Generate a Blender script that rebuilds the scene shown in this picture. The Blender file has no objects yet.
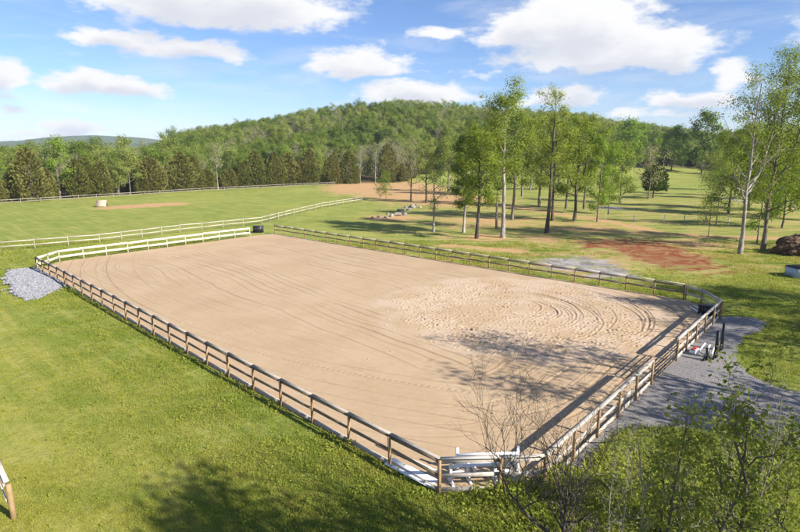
import bpy, math, random
import numpy as np
from mathutils import Vector, Matrix

S = bpy.context.scene
COL = S.collection
R = math.radians
rng = np.random.default_rng(7)

# ------------------------------------------------------------------ camera, sky, sun, exposure
FPX, HORIZON, CAMH = 528.0, 153.0, 12.3
PITCH = math.atan((266 - HORIZON) / FPX)
cam_d = bpy.data.cameras.new('camera')
cam = bpy.data.objects.new('camera', cam_d)
COL.objects.link(cam)
cam.location = (0, 0, CAMH)
cam.rotation_euler = (math.pi / 2 - PITCH, 0, 0)
cam_d.sensor_width = 36
cam_d.lens = FPX / 800 * 36
cam_d.clip_start = 0.1
cam_d.clip_end = 20000
S.camera = cam

SUN_AZ, SUN_EL = R(122.0), R(32.5)
sun_dir = Vector((math.sin(SUN_AZ) * math.cos(SUN_EL), math.cos(SUN_AZ) * math.cos(SUN_EL), math.sin(SUN_EL)))
sl = bpy.data.lights.new('sun', 'SUN')
sl.energy = 5.0
sl.angle = R(0.53)
sl.color = (1.0, 0.93, 0.82)
so = bpy.data.objects.new('sun', sl)
COL.objects.link(so)
so.rotation_euler = sun_dir.to_track_quat('Z', 'Y').to_euler()
so.location = (30, -30, 60)

S.view_settings.view_transform = 'Standard'
S.view_settings.look = 'None'
S.view_settings.gamma = 1.0
S.view_settings.exposure = 1.05
S.view_settings.use_curve_mapping = False
S.render.engine = 'CYCLES'
cy = S.cycles
cy.use_denoising = True
cy.max_bounces = 6
cy.diffuse_bounces = 3
cy.glossy_bounces = 2
cy.transmission_bounces = 4
cy.transparent_max_bounces = 4
cy.volume_bounces = 0
cy.caustics_reflective = cy.caustics_refractive = False
cy.sample_clamp_indirect = 4


class NT:
    """small helper to write node trees"""
    def __init__(self, tree):
        self.t = tree
        tree.nodes.clear()

    def n(self, typ, ins=None, **props):
        nd = self.t.nodes.new(typ)
        for k, v in props.items():
            setattr(nd, k, v)
        for k, v in (ins or {}).items():
            self.set(nd.inputs[k], v)
        return nd

    def set(self, sock, v):
        if isinstance(v, bpy.types.NodeSocket):
            self.t.links.new(v, sock)
        elif isinstance(v, bpy.types.Node):
            self.t.links.new(v.outputs[0], sock)
        else:
            if isinstance(v, (tuple, list)) and len(v) == 3 and sock.type == 'RGBA':
                v = (*v, 1)
            sock.default_value = v

    def math(self, op, a, b=None, c=None, clamp=False):
        nd = self.t.nodes.new('ShaderNodeMath')
        nd.operation = op
        nd.use_clamp = clamp
        for i, v in enumerate((a, b, c)):
            if v is not None:
                self.set(nd.inputs[i], v)
        return nd.outputs[0]

    def vmath(self, op, a, b=None):
        nd = self.t.nodes.new('ShaderNodeVectorMath')
        nd.operation = op
        self.set(nd.inputs[0], a)
        if b is not None:
            self.set(nd.inputs[1], b)
        return nd.outputs[0]

    def mix(self, fac, a, b, blend='MIX'):
        nd = self.t.nodes.new('ShaderNodeMix')
        nd.data_type = 'RGBA'
        nd.blend_type = blend
        self.set(nd.inputs[0], fac)
        self.set(nd.inputs[6], a)
        self.set(nd.inputs[7], b)
        return nd.outputs[2]

    def ramp(self, v, lo, hi, smooth=True, a=0.0, b=1.0):
        nd = self.t.nodes.new('ShaderNodeMapRange')
        nd.interpolation_type = 'SMOOTHSTEP' if smooth else 'LINEAR'
        self.set(nd.inputs[0], v)
        nd.inputs[1].default_value = lo
        nd.inputs[2].default_value = hi
        nd.inputs[3].default_value = a
        nd.inputs[4].default_value = b
        return nd.outputs[0]

    def noise(self, vec, scale, detail=3, rough=0.55, dist=0.0):
        nd = self.n('ShaderNodeTexNoise', {'Scale': scale, 'Detail': detail, 'Roughness': rough, 'Distortion': dist})
        self.set(nd.inputs['Vector'], vec)
        return nd.outputs['Fac']


# ---- world: Nishita sky with a few cumulus banks placed by compass direction
world = bpy.data.worlds.new('World')
S.world = world
world.use_nodes = True
w = NT(world.node_tree)
SKY = 0.074
sky = w.n('ShaderNodeTexSky', sky_type='NISHITA', sun_disc=False, sun_elevation=SUN_EL, sun_rotation=SUN_AZ,
          altitude=200, air_density=1.0, dust_density=0.2, ozone_density=3.0)
tc = w.n('ShaderNodeTexCoord')
sep = w.n('ShaderNodeSeparateXYZ', {0: tc.outputs['Generated']})
az = w.math('ARCTAN2', sep.outputs[0], sep.outputs[1])
el = w.math('ARCSINE', sep.outputs[2])
ang = w.n('ShaderNodeCombineXYZ', {0: az, 1: el, 2: 0.0}).outputs[0]
angs = w.vmath('MULTIPLY', ang, (1.0, 2.2, 1.0))
wob = w.n('ShaderNodeTexNoise', {'Vector': angs, 'Scale': 9.0, 'Detail': 6.0, 'Roughness': 0.6})
wv = w.vmath('SUBTRACT', wob.outputs['Color'], (0.5, 0.5, 0.5))
wv = w.vmath('MULTIPLY', wv, (0.11, 0.055, 0.0))
angw = w.vmath('ADD', ang, wv)


def px_dir(px, py):
    r = Vector(((px - 400) / FPX, 1.0, -(py - 266) / FPX))
    c, s = math.cos(PITCH), math.sin(PITCH)
    d = Vector((r.x, r.y * c + r.z * s, -r.y * s + r.z * c)).normalized()
    return math.atan2(d.x, d.y), math.asin(d.z)


# (px, py, half width, up, down, strength)
clouds = [
    (225, 8, 135, 40, 20, 1.0), (165, -5, 90, 30, 25, 0.9), (120, 36, 50, 13, 9, .9), (190, 50, 70, 12, 12, .85),
    (80, 78, 48, 13, 11, .9), (118, 88, 48, 12, 10, .95), (0, 79, 30, 19, 14, .95), (2, 106, 36, 9, 8, .45),
    (76, 128, 36, 12, 8, .8), (30, 134, 44, 10, 8, .6), (358, 66, 58, 22, 12, .95), (335, 64, 40, 10, 11, .7), (412, 96, 68, 17, 9, 1.0),
    (575, 22, 85, 34, 26, 1.1), (610, 52, 110, 26, 20, 1.1), (530, 32, 65, 18, 18, .85), (660, 56, 55, 16, 16, .9),
    (437, 36, 38, 11, 8, .75), (400, 69, 110, 4, 4, .35), (560, 99, 55, 13, 10, .85), (690, 98, 58, 11, 10, .85),
    (735, 76, 32, 15, 12, .7), (650, 116, 80, 9, 7, .5), (800, 30, 28, 18, 18, .5), (270, 84, 120, 5, 5, .22), (490, 70, 60, 6, 8, .4),
    (245, 128, 60, 6, 6, .35), (330, 22, 60, 5, 4, .3), (50, 50, 70, 5, 5, .25),
    (980, 60, 120, 30, 20, 1.0), (-190, 50, 110, 30, 20, 1.0), (1250, 10, 160, 60, 40, 1.), (-420, 10, 140, 50, 30, 1.), (400, -160, 200, 60, 40, 1.),
]
dens = None
lowd = None
under = None
angw_sep = w.n('ShaderNodeSeparateXYZ', {0: angw})
for (px, py, hw, up, dn, st) in clouds:
    a0, e0 = px_dir(px, py)
    k = 1 / FPX
    dx = w.math('MULTIPLY', w.math('SUBTRACT', angw_sep.outputs[0], a0), 1 / (hw * k * math.cos(a0)))
    dy = w.math('SUBTRACT', angw_sep.outputs[1], e0)
    dy = w.math('MAXIMUM', w.math('MULTIPLY', dy, 1 / (up * k)), w.math('MULTIPLY', dy, -1 / (dn * k)))
    l2 = w.math('SQRT', w.math('ADD', w.math('MULTIPLY', dx, dx), w.math('MULTIPLY', dy, dy)))
    b = w.math('MULTIPLY', w.math('SUBTRACT', 1.25, l2), st)
    dens = b if dens is None else w.math('SMOOTH_MAX', dens, b, 0.15)
    if st >= .8:
        ey = w.math('MULTIPLY', w.math('SUBTRACT', angw_sep.outputs[1], e0 - dn * .75 * k), 1 / (.8 * (up + dn) * k))
        l3 = w.math('SQRT', w.math('ADD', w.math('MULTIPLY', dx, dx), w.math('MULTIPLY', ey, ey)))
        b3 = w.math('SUBTRACT', 1.0, l3)
        lowd = b3 if lowd is None else w.math('MAXIMUM', lowd, b3)
fine = w.noise(angs, 22, 7, 0.62)
fine2 = w.noise(angs, 7, 5, 0.6)
d1 = w.math('ADD', dens, w.math('MULTIPLY', w.math('SUBTRACT', fine, 0.5), 1.0))
cover = w.ramp(d1, 0.22, 0.66)
# thin veil of high cirrus
cir = w.noise(w.vmath('MULTIPLY', ang, (2.0, 11.0, 1.0)), 2.2, 6, 0.62, 0.6)
veil = w.math('MULTIPLY', w.ramp(cir, 0.42, 0.80), 0.42)
low = w.math('MULTIPLY', w.ramp(el, 0.14, 0.0), 0.20)
veil = w.math('ADD', veil, low, clamp=True)
cover = w.math('MAXIMUM', cover, veil)
shade = w.ramp(w.math('ADD', lowd, w.math('MULTIPLY', w.math('SUBTRACT', fine2, 0.5), 1.1)), 0.25, 0.85)
WHITE = (6.6, 6.55, 6.55)
GREY = (4.9, 5.05, 5.55)
ccol = w.mix(shade, WHITE, GREY)
skyc = w.mix(1.0, sky.outputs[0], (0.76, 0.86, 1.08), 'MULTIPLY')
final = w.mix(cover, skyc, ccol)
bg = w.n('ShaderNodeBackground', {'Color': final, 'Strength': SKY})
w.n('ShaderNodeOutputWorld', {'Surface': bg.outputs[0]})


# ------------------------------------------------------------------ geometry helpers
def at(px, py, z=0.0):
    """world point at height z seen at photograph pixel (used once, to survey positions)"""
    r = ((px - 400) / FPX, 1.0, -(py - 266) / FPX)
    c, s = math.cos(PITCH), math.sin(PITCH)
    d = (r[0], r[1] * c + r[2] * s, -r[1] * s + r[2] * c)
    t = (z - CAMH) / d[2]
    return Vector((d[0] * t, d[1] * t, z))


def xy(px, depth):
    """ground x for a pixel column at a given depth"""
    return (px - 400) / FPX * depth * 1.0


def vnoise(x, y, seed=0, n=256):
    g = np.random.default_rng(seed).random((n, n))
    xi = np.floor(x).astype(int)
    yi = np.floor(y).astype(int)
    fx = x - xi
    fy = y - yi
    fx = fx * fx * (3 - 2 * fx)
    fy = fy * fy * (3 - 2 * fy)
    a = g[xi % n, yi % n]
    b = g[(xi + 1) % n, yi % n]
    c = g[xi % n, (yi + 1) % n]
    d = g[(xi + 1) % n, (yi + 1) % n]
    return a * (1 - fx) * (1 - fy) + b * fx * (1 - fy) + c * (1 - fx) * fy + d * fx * fy


def fbm(x, y, seed=0, o=4):
    s = 0
    a = .5
    for i in range(o):
        s = s + a * vnoise(x * 2 ** i, y * 2 ** i, seed + i)
        a *= .5
    return s / (1 - .5 ** o)


def sstep(t):
    t = np.clip(t, 0, 1)
    return t * t * (3 - 2 * t)


def mesh_np(name, verts, faces_groups, mat=None, smooth=False):
    """faces_groups: list of (n,k) int arrays"""
    me = bpy.data.meshes.new(name)
    verts = np.asarray(verts, dtype=np.float32)
    me.vertices.add(len(verts))
    me.vertices.foreach_set('co', verts.ravel())
    loops = []
    starts = []
    totals = []
    pos = 0
    for f in faces_groups:
        f = np.asarray(f, dtype=np.int32)
        if len(f) == 0:
            continue
        k = f.shape[1]
        loops.append(f.ravel())
        starts.append(pos + np.arange(len(f), dtype=np.int32) * k)
        totals.append(np.full(len(f), k, dtype=np.int32))
        pos += f.size
    loops = np.concatenate(loops)
    starts = np.concatenate(starts)
    totals = np.concatenate(totals)
    me.loops.add(len(loops))
    me.loops.foreach_set('vertex_index', loops)
    me.polygons.add(len(starts))
    me.polygons.foreach_set('loop_start', starts)
    me.polygons.foreach_set('loop_total', totals)
    if smooth:
        me.polygons.foreach_set('use_smooth', np.ones(len(starts), dtype=bool))
    me.update(calc_edges=True)
    me.validate()
    if mat:
        me.materials.append(mat)
    return me


class MB:
    """collects boxes, tubes and leaves for ONE mesh"""
    def __init__(self):
        self.v = []
        self.q = []
        self.t = []
        self.n = 0

    def add(self, v, quads=None, tris=None):
        v = np.asarray(v, dtype=float).reshape(-1, 3)
        if quads is not None and len(quads):
            self.q.append(np.asarray(quads, int) + self.n)
        if tris is not None and len(tris):
            self.t.append(np.asarray(tris, int) + self.n)
        self.v.append(v)
        self.n += len(v)

    def tube(self, pts, rad, sides=6, cap=True):
        pts = np.asarray(pts, float)
        n = len(pts)
        rad = np.broadcast_to(np.asarray(rad, float), (n,))
        d = np.gradient(pts, axis=0)
        d /= np.linalg.norm(d, axis=1, keepdims=True) + 1e-9
        ref = np.array([0, 0, 1.0]) if abs(d[:, 2]).mean() < 0.8 else np.array([1.0, 0, 0])
        s = np.cross(d, ref)
        s /= np.linalg.norm(s, axis=1, keepdims=True) + 1e-9
        u = np.cross(s, d)
        a = np.arange(sides) / sides * 2 * math.pi
        ring = (np.cos(a)[None, :, None] * s[:, None, :] + np.sin(a)[None, :, None] * u[:, None, :]) * rad[:, None, None] + pts[:, None, :]
        i = np.arange(n - 1)[:, None] * sides
        j = np.arange(sides)[None, :]
        j2 = (j + 1) % sides
        q = np.stack([i + j, i + j2, i + sides + j2, i + sides + j], -1).reshape(-1, 4)
        v = ring.reshape(-1, 3)
        t = []
        if cap:
            v = np.vstack([v, pts[0], pts[-1]])
            c0, c1 = n * sides, n * sides + 1
            for k in range(sides):
                k2 = (k + 1) % sides
                t.append((c0, k2, k))
                t.append((c1, (n - 1) * sides + k, (n - 1) * sides + k2))
        self.add(v, q, t)

    def box(self, p0, p1, wdt, hgt, up=(0, 0, 1), bevel=0.0):
        """board from p0 to p1 (centre line) with width (sideways) and height (along up)"""
        p0 = np.asarray(p0, float)
        p1 = np.asarray(p1, float)
        d = p1 - p0
        L = np.linalg.norm(d)
        d /= L
        up = np.asarray(up, float)
        s = np.cross(d, up)
        s /= np.linalg.norm(s)
        u = np.cross(s, d)
        b = min(bevel, wdt * .45, hgt * .45)
        if b <= 0:
            sec = [(-wdt / 2, -hgt / 2), (wdt / 2, -hgt / 2), (wdt / 2, hgt / 2), (-wdt / 2, hgt / 2)]
        else:
            W, H = wdt / 2, hgt / 2
            sec = [(-W + b, -H), (W - b, -H), (W, -H + b), (W, H - b), (W - b, H), (-W + b, H), (-W, H - b), (-W, -H + b)]
        k = len(sec)
        v = [p0 + s * a + u * c for a, c in sec] + [p1 + s * a + u * c for a, c in sec]
        q = [(k + i, k + (i + 1) % k, (i + 1) % k, i) for i in range(k)]
        t = []
        for i in range(1, k - 1):
            t.append((0, i, i + 1))
            t.append((k, k + i + 1, k + i))
        self.add(v, q, t)

    def leaves(self, c, size, r, flat=0.0, asp=0.6, upbias=0.0, outward=None):
        """diamond leaf faces at centres c"""
        c = np.asarray(c, float)
        n = len(c)
        nrm = r.normal(size=(n, 3))
        nrm[:, 2] = np.abs(nrm[:, 2]) + upbias
        if outward is not None:
            nrm = nrm * .55 + outward
        nrm /= np.linalg.norm(nrm, axis=1, keepdims=True)
        a = np.cross(nrm, r.normal(size=(n, 3)))
        a /= np.linalg.norm(a, axis=1, keepdims=True) + 1e-9
        b = np.cross(nrm, a)
        s = size * (0.55 + 0.9 * r.random((n, 1)))
        v = np.stack([c - a * s * .5, c + b * s * asp * .5 + nrm * s * .06, c + a * s * .5, c - b * s * asp * .5 + nrm * s * .06], 1).reshape(-1, 3)
        q = np.arange(n * 4).reshape(n, 4)
        self.add(v, q)

    def mesh(self, name, mat=None, smooth=False):
        g = []
        if self.q:
            g.append(np.vstack(self.q))
        if self.t:
            g.append(np.vstack(self.t))
        return mesh_np(name, np.vstack(self.v), g, mat, smooth)

    def build(self, name, mat, parent=None, smooth=False, loc=None):
        return obj(name, self.mesh(name, mat, smooth), parent, loc)


def obj(name, me, parent=None, loc=None):
    o = bpy.data.objects.new(name, me)
    COL.objects.link(o)
    if parent:
        o.parent = parent
    if loc is not None:
        o.location = loc
    return o


def tag(o, label=None, cat=None, group=None, kind=None):
    if label:
        o['label'] = label
    if cat:
        o['category'] = cat
    if group:
        o['group'] = group
    if kind:
        o['kind'] = kind
    return o


def thing(name, label, cat, loc=(0, 0, 0), rz=0.0, group=None):
    o = bpy.data.objects.new(name, None)
    COL.objects.link(o)
    o.empty_display_size = 0.2
    o.location = loc
    o.rotation_euler = (0, 0, rz)
    return tag(o, label, cat, group)


# ------------------------------------------------------------------ survey of the arena (metres, photograph's own ground)
def P2(px, py):
    p = at(px, py)
    return np.array([p.x, p.y])


A_ = P2(37, 270)
B_ = P2(439, 494)
B2 = P2(499, 492.5)
B3 = P2(543, 490.5)
C_ = P2(719.7, 318.6)
C2 = P2(701, 306)
K1 = P2(685, 300.5)
K0 = P2(275, 234)
W1 = P2(250, 236.5)
W0 = P2(60, 262)
vaxis = np.array([-(A_ - B_)[1], (A_ - B_)[0]]) / np.linalg.norm(A_ - B_)
if np.dot(C_ - B_, vaxis) < 0:
    vaxis = -vaxis
ARENA = np.array([A_, B_, B2, B3, C_, C2, K1, K0, W1, W0])


def in_poly(x, y, poly):
    ins = np.zeros(np.shape(x), bool)
    n = len(poly)
    for i in range(n):
        x0, y0 = poly[i]
        x1, y1 = poly[(i + 1) % n]
        c = (y0 > y) != (y1 > y)
        with np.errstate(divide='ignore', invalid='ignore'):
            xx = (x1 - x0) * (y - y0) / (y1 - y0 + 1e-12) + x0
        ins ^= c & (x < xx)
    return ins


def seg_dist(x, y, pts):
    d = np.full(np.shape(x), 1e9)
    for (x0, y0), (x1, y1) in zip(pts[:-1], pts[1:]):
        dx, dy = x1 - x0, y1 - y0
        t = np.clip(((x - x0) * dx + (y - y0) * dy) / (dx * dx + dy * dy + 1e-12), 0, 1)
        d = np.minimum(d, np.hypot(x - x0 - t * dx, y - y0 - t * dy))
    return d


# terrain: flat meadow, wooded ridge behind it
_pxs = np.array([-400, -100, 0, 100, 150, 200, 240, 300, 360, 420, 470, 560, 620, 680, 720, 800, 900, 1300.])
_ytop = np.array([146, 146, 146, 146, 143, 124, 119, 109, 102, 99, 104, 110, 119, 127, 131, 134, 138, 140.])
_dc = np.array([420, 420, 420, 420, 420, 420, 420, 420, 420, 430, 450, 470, 500, 520, 520, 520, 520, 520.])
_d0 = np.array([150, 150, 170, 190, 200, 205, 210, 212, 215, 222, 230, 235, 250, 280, 290, 290, 290, 290.])
_A = CAMH + _dc * (HORIZON - _ytop) / FPX - 18.6
_A = np.maximum(_A, 2.0)


def terrain(x, y):
    x = np.asarray(x, float)
    y = np.asarray(y, float)
    yy = np.maximum(y, 1.0)
    px = np.clip(400 + FPX * x / yy, -400, 1300)
    A = np.interp(px, _pxs, _A)
    dc = np.interp(px, _pxs, _dc)
    d0 = np.interp(px, _pxs, _d0)
    t = np.clip((yy - d0) / (dc - d0), 0, 1)
    z = A * (t * t * (3 - 2 * t))
    z = z + sstep((yy - 130) / 100) * (fbm(x / 45 + 50, y / 45 + 50, 3) - .5) * 5 * sstep((yy - d0) / 60)
    back = sstep((yy - 620) / 500)
    z = z * (1 - back)
    return np.where(y > 1, z, 0.0)


# ------------------------------------------------------------------ materials
def new_mat(name):
    m = bpy.data.materials.new(name)
    m.use_nodes = True
    return m, NT(m.node_tree)


def out(nt, sh, disp=None):
    o = nt.n('ShaderNodeOutputMaterial', {'Surface': sh})
    return o


def pbsdf(nt, col, rough=0.8, spec=0.3, normal=None, metal=0.0):
    ins = {'Base Color': col, 'Roughness': rough, 'Specular IOR Level': spec, 'Metallic': metal}
    if normal is not None:
        ins['Normal'] = normal
    return nt.n('ShaderNodeBsdfPrincipled', ins).outputs[0]


def bump(nt, h, strength=0.5, dist=0.05):
    return nt.n('ShaderNodeBump', {'Strength': strength, 'Distance': dist, 'Height': h}).outputs[0]


def grass_colour(nt, pos):
    """one meadow colour field, shared by the turf sheet and the tufts standing on it"""
    n1 = nt.noise(pos, 0.045, 4, 0.55)
    n2 = nt.noise(pos, 0.33, 4, 0.6)
    n3 = nt.noise(pos, 2.1, 4, 0.65)
    st = nt.noise(nt.vmath('MULTIPLY', pos, (0.10, 0.9, 0.3)), 0.6, 3, 0.55)
    c = nt.mix(nt.ramp(n2, 0.34, 0.66), (0.158, 0.196, 0.038), (0.226, 0.240, 0.062))
    # mown yellow sward away from the long fence, lusher grass beside it
    dl = nt.n('ShaderNodeVectorMath', {0: nt.vmath('SUBTRACT', pos, (B_[0], B_[1], 0)), 1: (-vaxis[0], -vaxis[1], 0)}, operation='DOT_PRODUCT').outputs['Value']
    dl = nt.math('ADD', dl, nt.math('MULTIPLY', nt.math('SUBTRACT', n2, 0.5), 9.0))
    c = nt.mix(nt.math('MULTIPLY', nt.ramp(dl, 2.0, 12.0), 0.75), c, (0.312, 0.294, 0.078))
    c = nt.mix(nt.math('MULTIPLY', nt.ramp(n1, 0.42, 0.68), 0.6), c, (0.270, 0.272, 0.066))
    c = nt.mix(nt.math('MULTIPLY', nt.ramp(st, 0.50, 0.70), 0.35), c, (0.125, 0.185, 0.026))
    c = nt.mix(nt.math('MULTIPLY', nt.ramp(n3, 0.58, 0.76), 0.5), c, (0.34, 0.285, 0.12))
    c = nt.mix(nt.math('MULTIPLY', nt.ramp(n3, 0.44, 0.30), 0.35), c, (0.105, 0.165, 0.024))
    # faint mowing lanes along the long fence
    ln = nt.n('ShaderNodeVectorMath', {0: pos, 1: (vaxis[0], vaxis[1], 0)}, operation='DOT_PRODUCT').outputs['Value']
    la = nt.n('ShaderNodeVectorMath', {0: pos, 1: (vaxis[1] * .06, -vaxis[0] * .06, 0)}, operation='DOT_PRODUCT').outputs['Value']
    lv = nt.n('ShaderNodeCombineXYZ', {0: ln, 1: la, 2: 0.0}).outputs[0]
    lane = nt.noise(lv, 1.3, 4, 0.6)
    c = nt.mix(nt.math('MULTIPLY', nt.ramp(lane, 0.50, 0.68), 0.45), c, (0.34, 0.315, 0.10))
    c = nt.mix(nt.math('MULTIPLY', nt.ramp(lane, 0.46, 0.32), 0.35), c, (0.120, 0.185, 0.028))
    # thin dry streaks in the grazed ground under the grove
    sx = nt.n('ShaderNodeSeparateXYZ', {0: pos})
    reg = nt.math('MULTIPLY', nt.ramp(sx.outputs[0], -14.0, 10.0), nt.math('MULTIPLY', nt.ramp(sx.outputs[1], 44.0, 60.0), nt.ramp(sx.outputs[1], 190.0, 120.0)))
    dry = nt.noise(nt.vmath('MULTIPLY', pos, (0.16, 0.55, 0.3)), 0.75, 5, 0.62)
    c = nt.mix(nt.math('MULTIPLY', reg, nt.math('MULTIPLY', nt.ramp(dry, 0.45, 0.60), 0.8)), c, (0.345, 0.262, 0.120))
    c = nt.mix(nt.math('MULTIPLY', reg, nt.math('MULTIPLY', nt.ramp(dry, 0.46, 0.34), 0.5)), c, (0.075, 0.115, 0.026))
    return nt.mix(1.0, c, (1.13, 1.13, 1.10), 'MULTIPLY')


def mat_ground():
    m, nt = new_mat('turf')
    pos = nt.n('ShaderNodeNewGeometry').outputs['Position']
    c = grass_colour(nt, pos)
    at_ = nt.n('ShaderNodeAttribute', attribute_name='zone')
    sp = nt.n('ShaderNodeSeparateColor', {0: at_.outputs['Color']})
    e1 = nt.noise(pos, 0.42, 6, 0.68, 1.2)
    e2 = nt.noise(nt.vmath('MULTIPLY', pos, (0.35, 1.0, 1.0)), 0.8, 5, 0.65)
    f = nt.noise(pos, 3.5, 4, 0.6)

    def zone(s, lo=0.34, hi=0.66, e=e1):
        v = nt.math('ADD', s, nt.math('MULTIPLY', nt.math('SUBTRACT', e, 0.5), 2.7))
        return nt.math('MULTIPLY', nt.ramp(v, lo, hi), nt.ramp(s, 0.02, 0.25))
    tan = nt.mix(f, (0.37, 0.215, 0.095), (0.52, 0.345, 0.18))
    clay = nt.mix(nt.ramp(e1, .35, .65), nt.mix(f, (0.12, 0.032, 0.014), (0.28, 0.070, 0.025)), nt.mix(f, (0.24, 0.125, 0.055), (0.36, 0.23, 0.115)))
    grey = nt.mix(nt.ramp(e1, .35, .62), nt.mix(f, (0.13, 0.12, 0.115), (0.25, 0.23, 0.21)), nt.mix(f, (0.28, 0.265, 0.255), (0.46, 0.43, 0.40)))
    c = nt.mix(zone(sp.outputs[0], e=e2), c, tan)
    c = nt.mix(zone(sp.outputs[1], e=e2), c, clay)
    c = nt.mix(zone(sp.outputs[2], e=e2), c, grey)
    # leaf litter of the woods floor
    c = nt.mix(at_.outputs['Alpha'], c, nt.mix(f, (0.045, 0.04, 0.022), (0.10, 0.085, 0.05)))
    h = nt.math('ADD', nt.noise(pos, 9, 5, 0.7), nt.math('MULTIPLY', nt.noise(pos, 1.2, 4, .6), 1.5))
    out(nt, pbsdf(nt, c, 0.95, 0.1, bump(nt, h, 0.9, 0.10)))
    return m


def mat_sand():
    m, nt = new_mat('arena_sand')
    pos = nt.n('ShaderNodeNewGeometry').outputs['Position']
    at_ = nt.n('ShaderNodeAttribute', attribute_name='churn')
    n1 = nt.noise(pos, 0.22, 4, 0.6)
    n2 = nt.noise(pos, 2.6, 5, 0.7)
    n3 = nt.noise(pos, 28, 3, 0.7)
    c = nt.mix(nt.ramp(n1, .3, .7), (0.388, 0.279, 0.171), (0.432, 0.320, 0.206))
    c = nt.mix(nt.math('MULTIPLY', nt.ramp(n2, .45, .75), .4), c, (0.46, 0.345, 0.235))
    c = nt.mix(nt.math('MULTIPLY', at_.outputs['Fac'], 0.75), c, (0.485, 0.375, 0.275))
    trk = nt.n('ShaderNodeAttribute', attribute_name='track_dark').outputs['Fac']
    c = nt.mix(nt.math('MULTIPLY', trk, 0.8), c, (0.20, 0.130, 0.078))  # darker brown along the grooves and prints
    c = nt.mix(nt.math('MULTIPLY', nt.ramp(n3, .5, .8), .25), c, (0.29, 0.205, 0.125))
    h = nt.math('ADD', n3, nt.math('MULTIPLY', n2, 1.4))
    out(nt, pbsdf(nt, c, 0.92, 0.15, bump(nt, h, 0.45, 0.03)))
    return m


def mat_gravel_road():
    m, nt = new_mat('drive_gravel')
    pos = nt.n('ShaderNodeNewGeometry').outputs['Position']
    n1 = nt.noise(pos, 0.5, 4, 0.6)
    n2 = nt.noise(pos, 16, 4, 0.75)
    vo = nt.n('ShaderNodeTexVoronoi', {'Vector': pos, 'Scale': 18.0})
    c = nt.mix(nt.ramp(n1, .35, .65), (0.13, 0.125, 0.128), (0.22, 0.195, 0.175))
    c = nt.mix(nt.math('MULTIPLY', nt.ramp(n2, .35, .7), .6), c, (0.27, 0.255, 0.25))
    c = nt.mix(0.35, c, nt.mix(nt.n('ShaderNodeSeparateColor', {0: vo.outputs['Color']}).outputs[0], (0.09, 0.09, 0.095), (0.42, 0.40, 0.39)))
    h = nt.math('ADD', n2, nt.math('MULTIPLY', vo.outputs['Distance'], -1.0))
    out(nt, pbsdf(nt, c, 0.9, 0.2, bump(nt, h, 0.7, 0.04)))
    return m


def mat_leaf(name, ca, cb, trans=0.4, scale=0.5):
    m, nt = new_mat(name)
    pos = nt.n('ShaderNodeNewGeometry').outputs['Position']
    oi = nt.n('ShaderNodeObjectInfo').outputs['Random']
    n = nt.noise(pos, scale, 3, .6)
    f = nt.math('ADD', nt.math('MULTIPLY', oi, 0.55), nt.math('MULTIPLY', nt.ramp(n, .3, .7), 0.45), clamp=True)
    c = nt.mix(f, ca, cb)
    d = nt.n('ShaderNodeBsdfDiffuse', {'Color': c}).outputs[0]
    t = nt.n('ShaderNodeBsdfTranslucent', {'Color': nt.mix(1.0, c, (1.15, 1.12, 0.6), 'MULTIPLY')}).outputs[0]
    mx = nt.n('ShaderNodeMixShader', {0: trans, 1: d, 2: t}).outputs[0]
    out(nt, mx)
    return m


def mat_tuft(name, dry=0.0, col=None):
    m, nt = new_mat(name)
    pos = nt.n('ShaderNodeNewGeometry').outputs['Position']
    c = grass_colour(nt, pos) if col is None else nt.mix(nt.noise(pos, .7, 3), col[0], col[1])
    oi = nt.n('ShaderNodeObjectInfo').outputs['Random']
    c = nt.mix(nt.math('MULTIPLY', oi, 0.35), c, (0.21, 0.26, 0.042))
    c = nt.mix(1.0, c, (1.46, 1.44, 1.2), 'MULTIPLY')
    if dry:
        c = nt.mix(dry, c, (0.36, 0.29, 0.13))
    d = nt.n('ShaderNodeBsdfDiffuse', {'Color': c}).outputs[0]
    t = nt.n('ShaderNodeBsdfTranslucent', {'Color': c}).outputs[0]
    out(nt, nt.n('ShaderNodeMixShader', {0: 0.5, 1: d, 2: t}).outputs[0])
    return m


def mat_bark(name, ca, cb, scale=3.0):
    m, nt = new_mat(name)
    g = nt.n('ShaderNodeNewGeometry').outputs['Position']
    n = nt.noise(nt.vmath('MULTIPLY', g, (1, 1, 0.35)), scale, 5, .7)
    c = nt.mix(nt.ramp(n, .35, .68), ca, cb)
    out(nt, pbsdf(nt, c, .9, .15, bump(nt, nt.noise(g, scale * 5, 4, .7), .6, .03)))
    return m


def mat_wood(name, ca, cb, rough=0.75, spec=.3):
    m, nt = new_mat(name)
    tcn = nt.n('ShaderNodeTexCoord').outputs['Object']
    pos = nt.n('ShaderNodeNewGeometry').outputs['Position']
    oi = nt.n('ShaderNodeObjectInfo').outputs['Random']
    n = nt.noise(pos, 3.0, 5, .7, .4)
    n2 = nt.noise(pos, 26, 3, .7)
    f = nt.math('ADD', nt.math('MULTIPLY', nt.ramp(n, .3, .7), .6), nt.math('MULTIPLY', oi, .4))
    c = nt.mix(f, ca, cb)
    c = nt.mix(nt.math('MULTIPLY', nt.ramp(n2, .55, .8), .4), c, tuple(x * .6 for x in ca))
    out(nt, pbsdf(nt, c, rough, spec, bump(nt, n2, .3, .01)))
    return m


def mat_plain(name, col, rough=.6, spec=.4, metal=0.0, var=.15):
    m, nt = new_mat(name)
    pos = nt.n('ShaderNodeNewGeometry').outputs['Position']
    n = nt.noise(pos, 4.0, 5, .7)
    c = nt.mix(nt.math('MULTIPLY', nt.ramp(n, .4, .75), 1.0), col, tuple(x * (1 - var) for x in col))
    out(nt, pbsdf(nt, c, rough, spec, None, metal))
    return m


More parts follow.
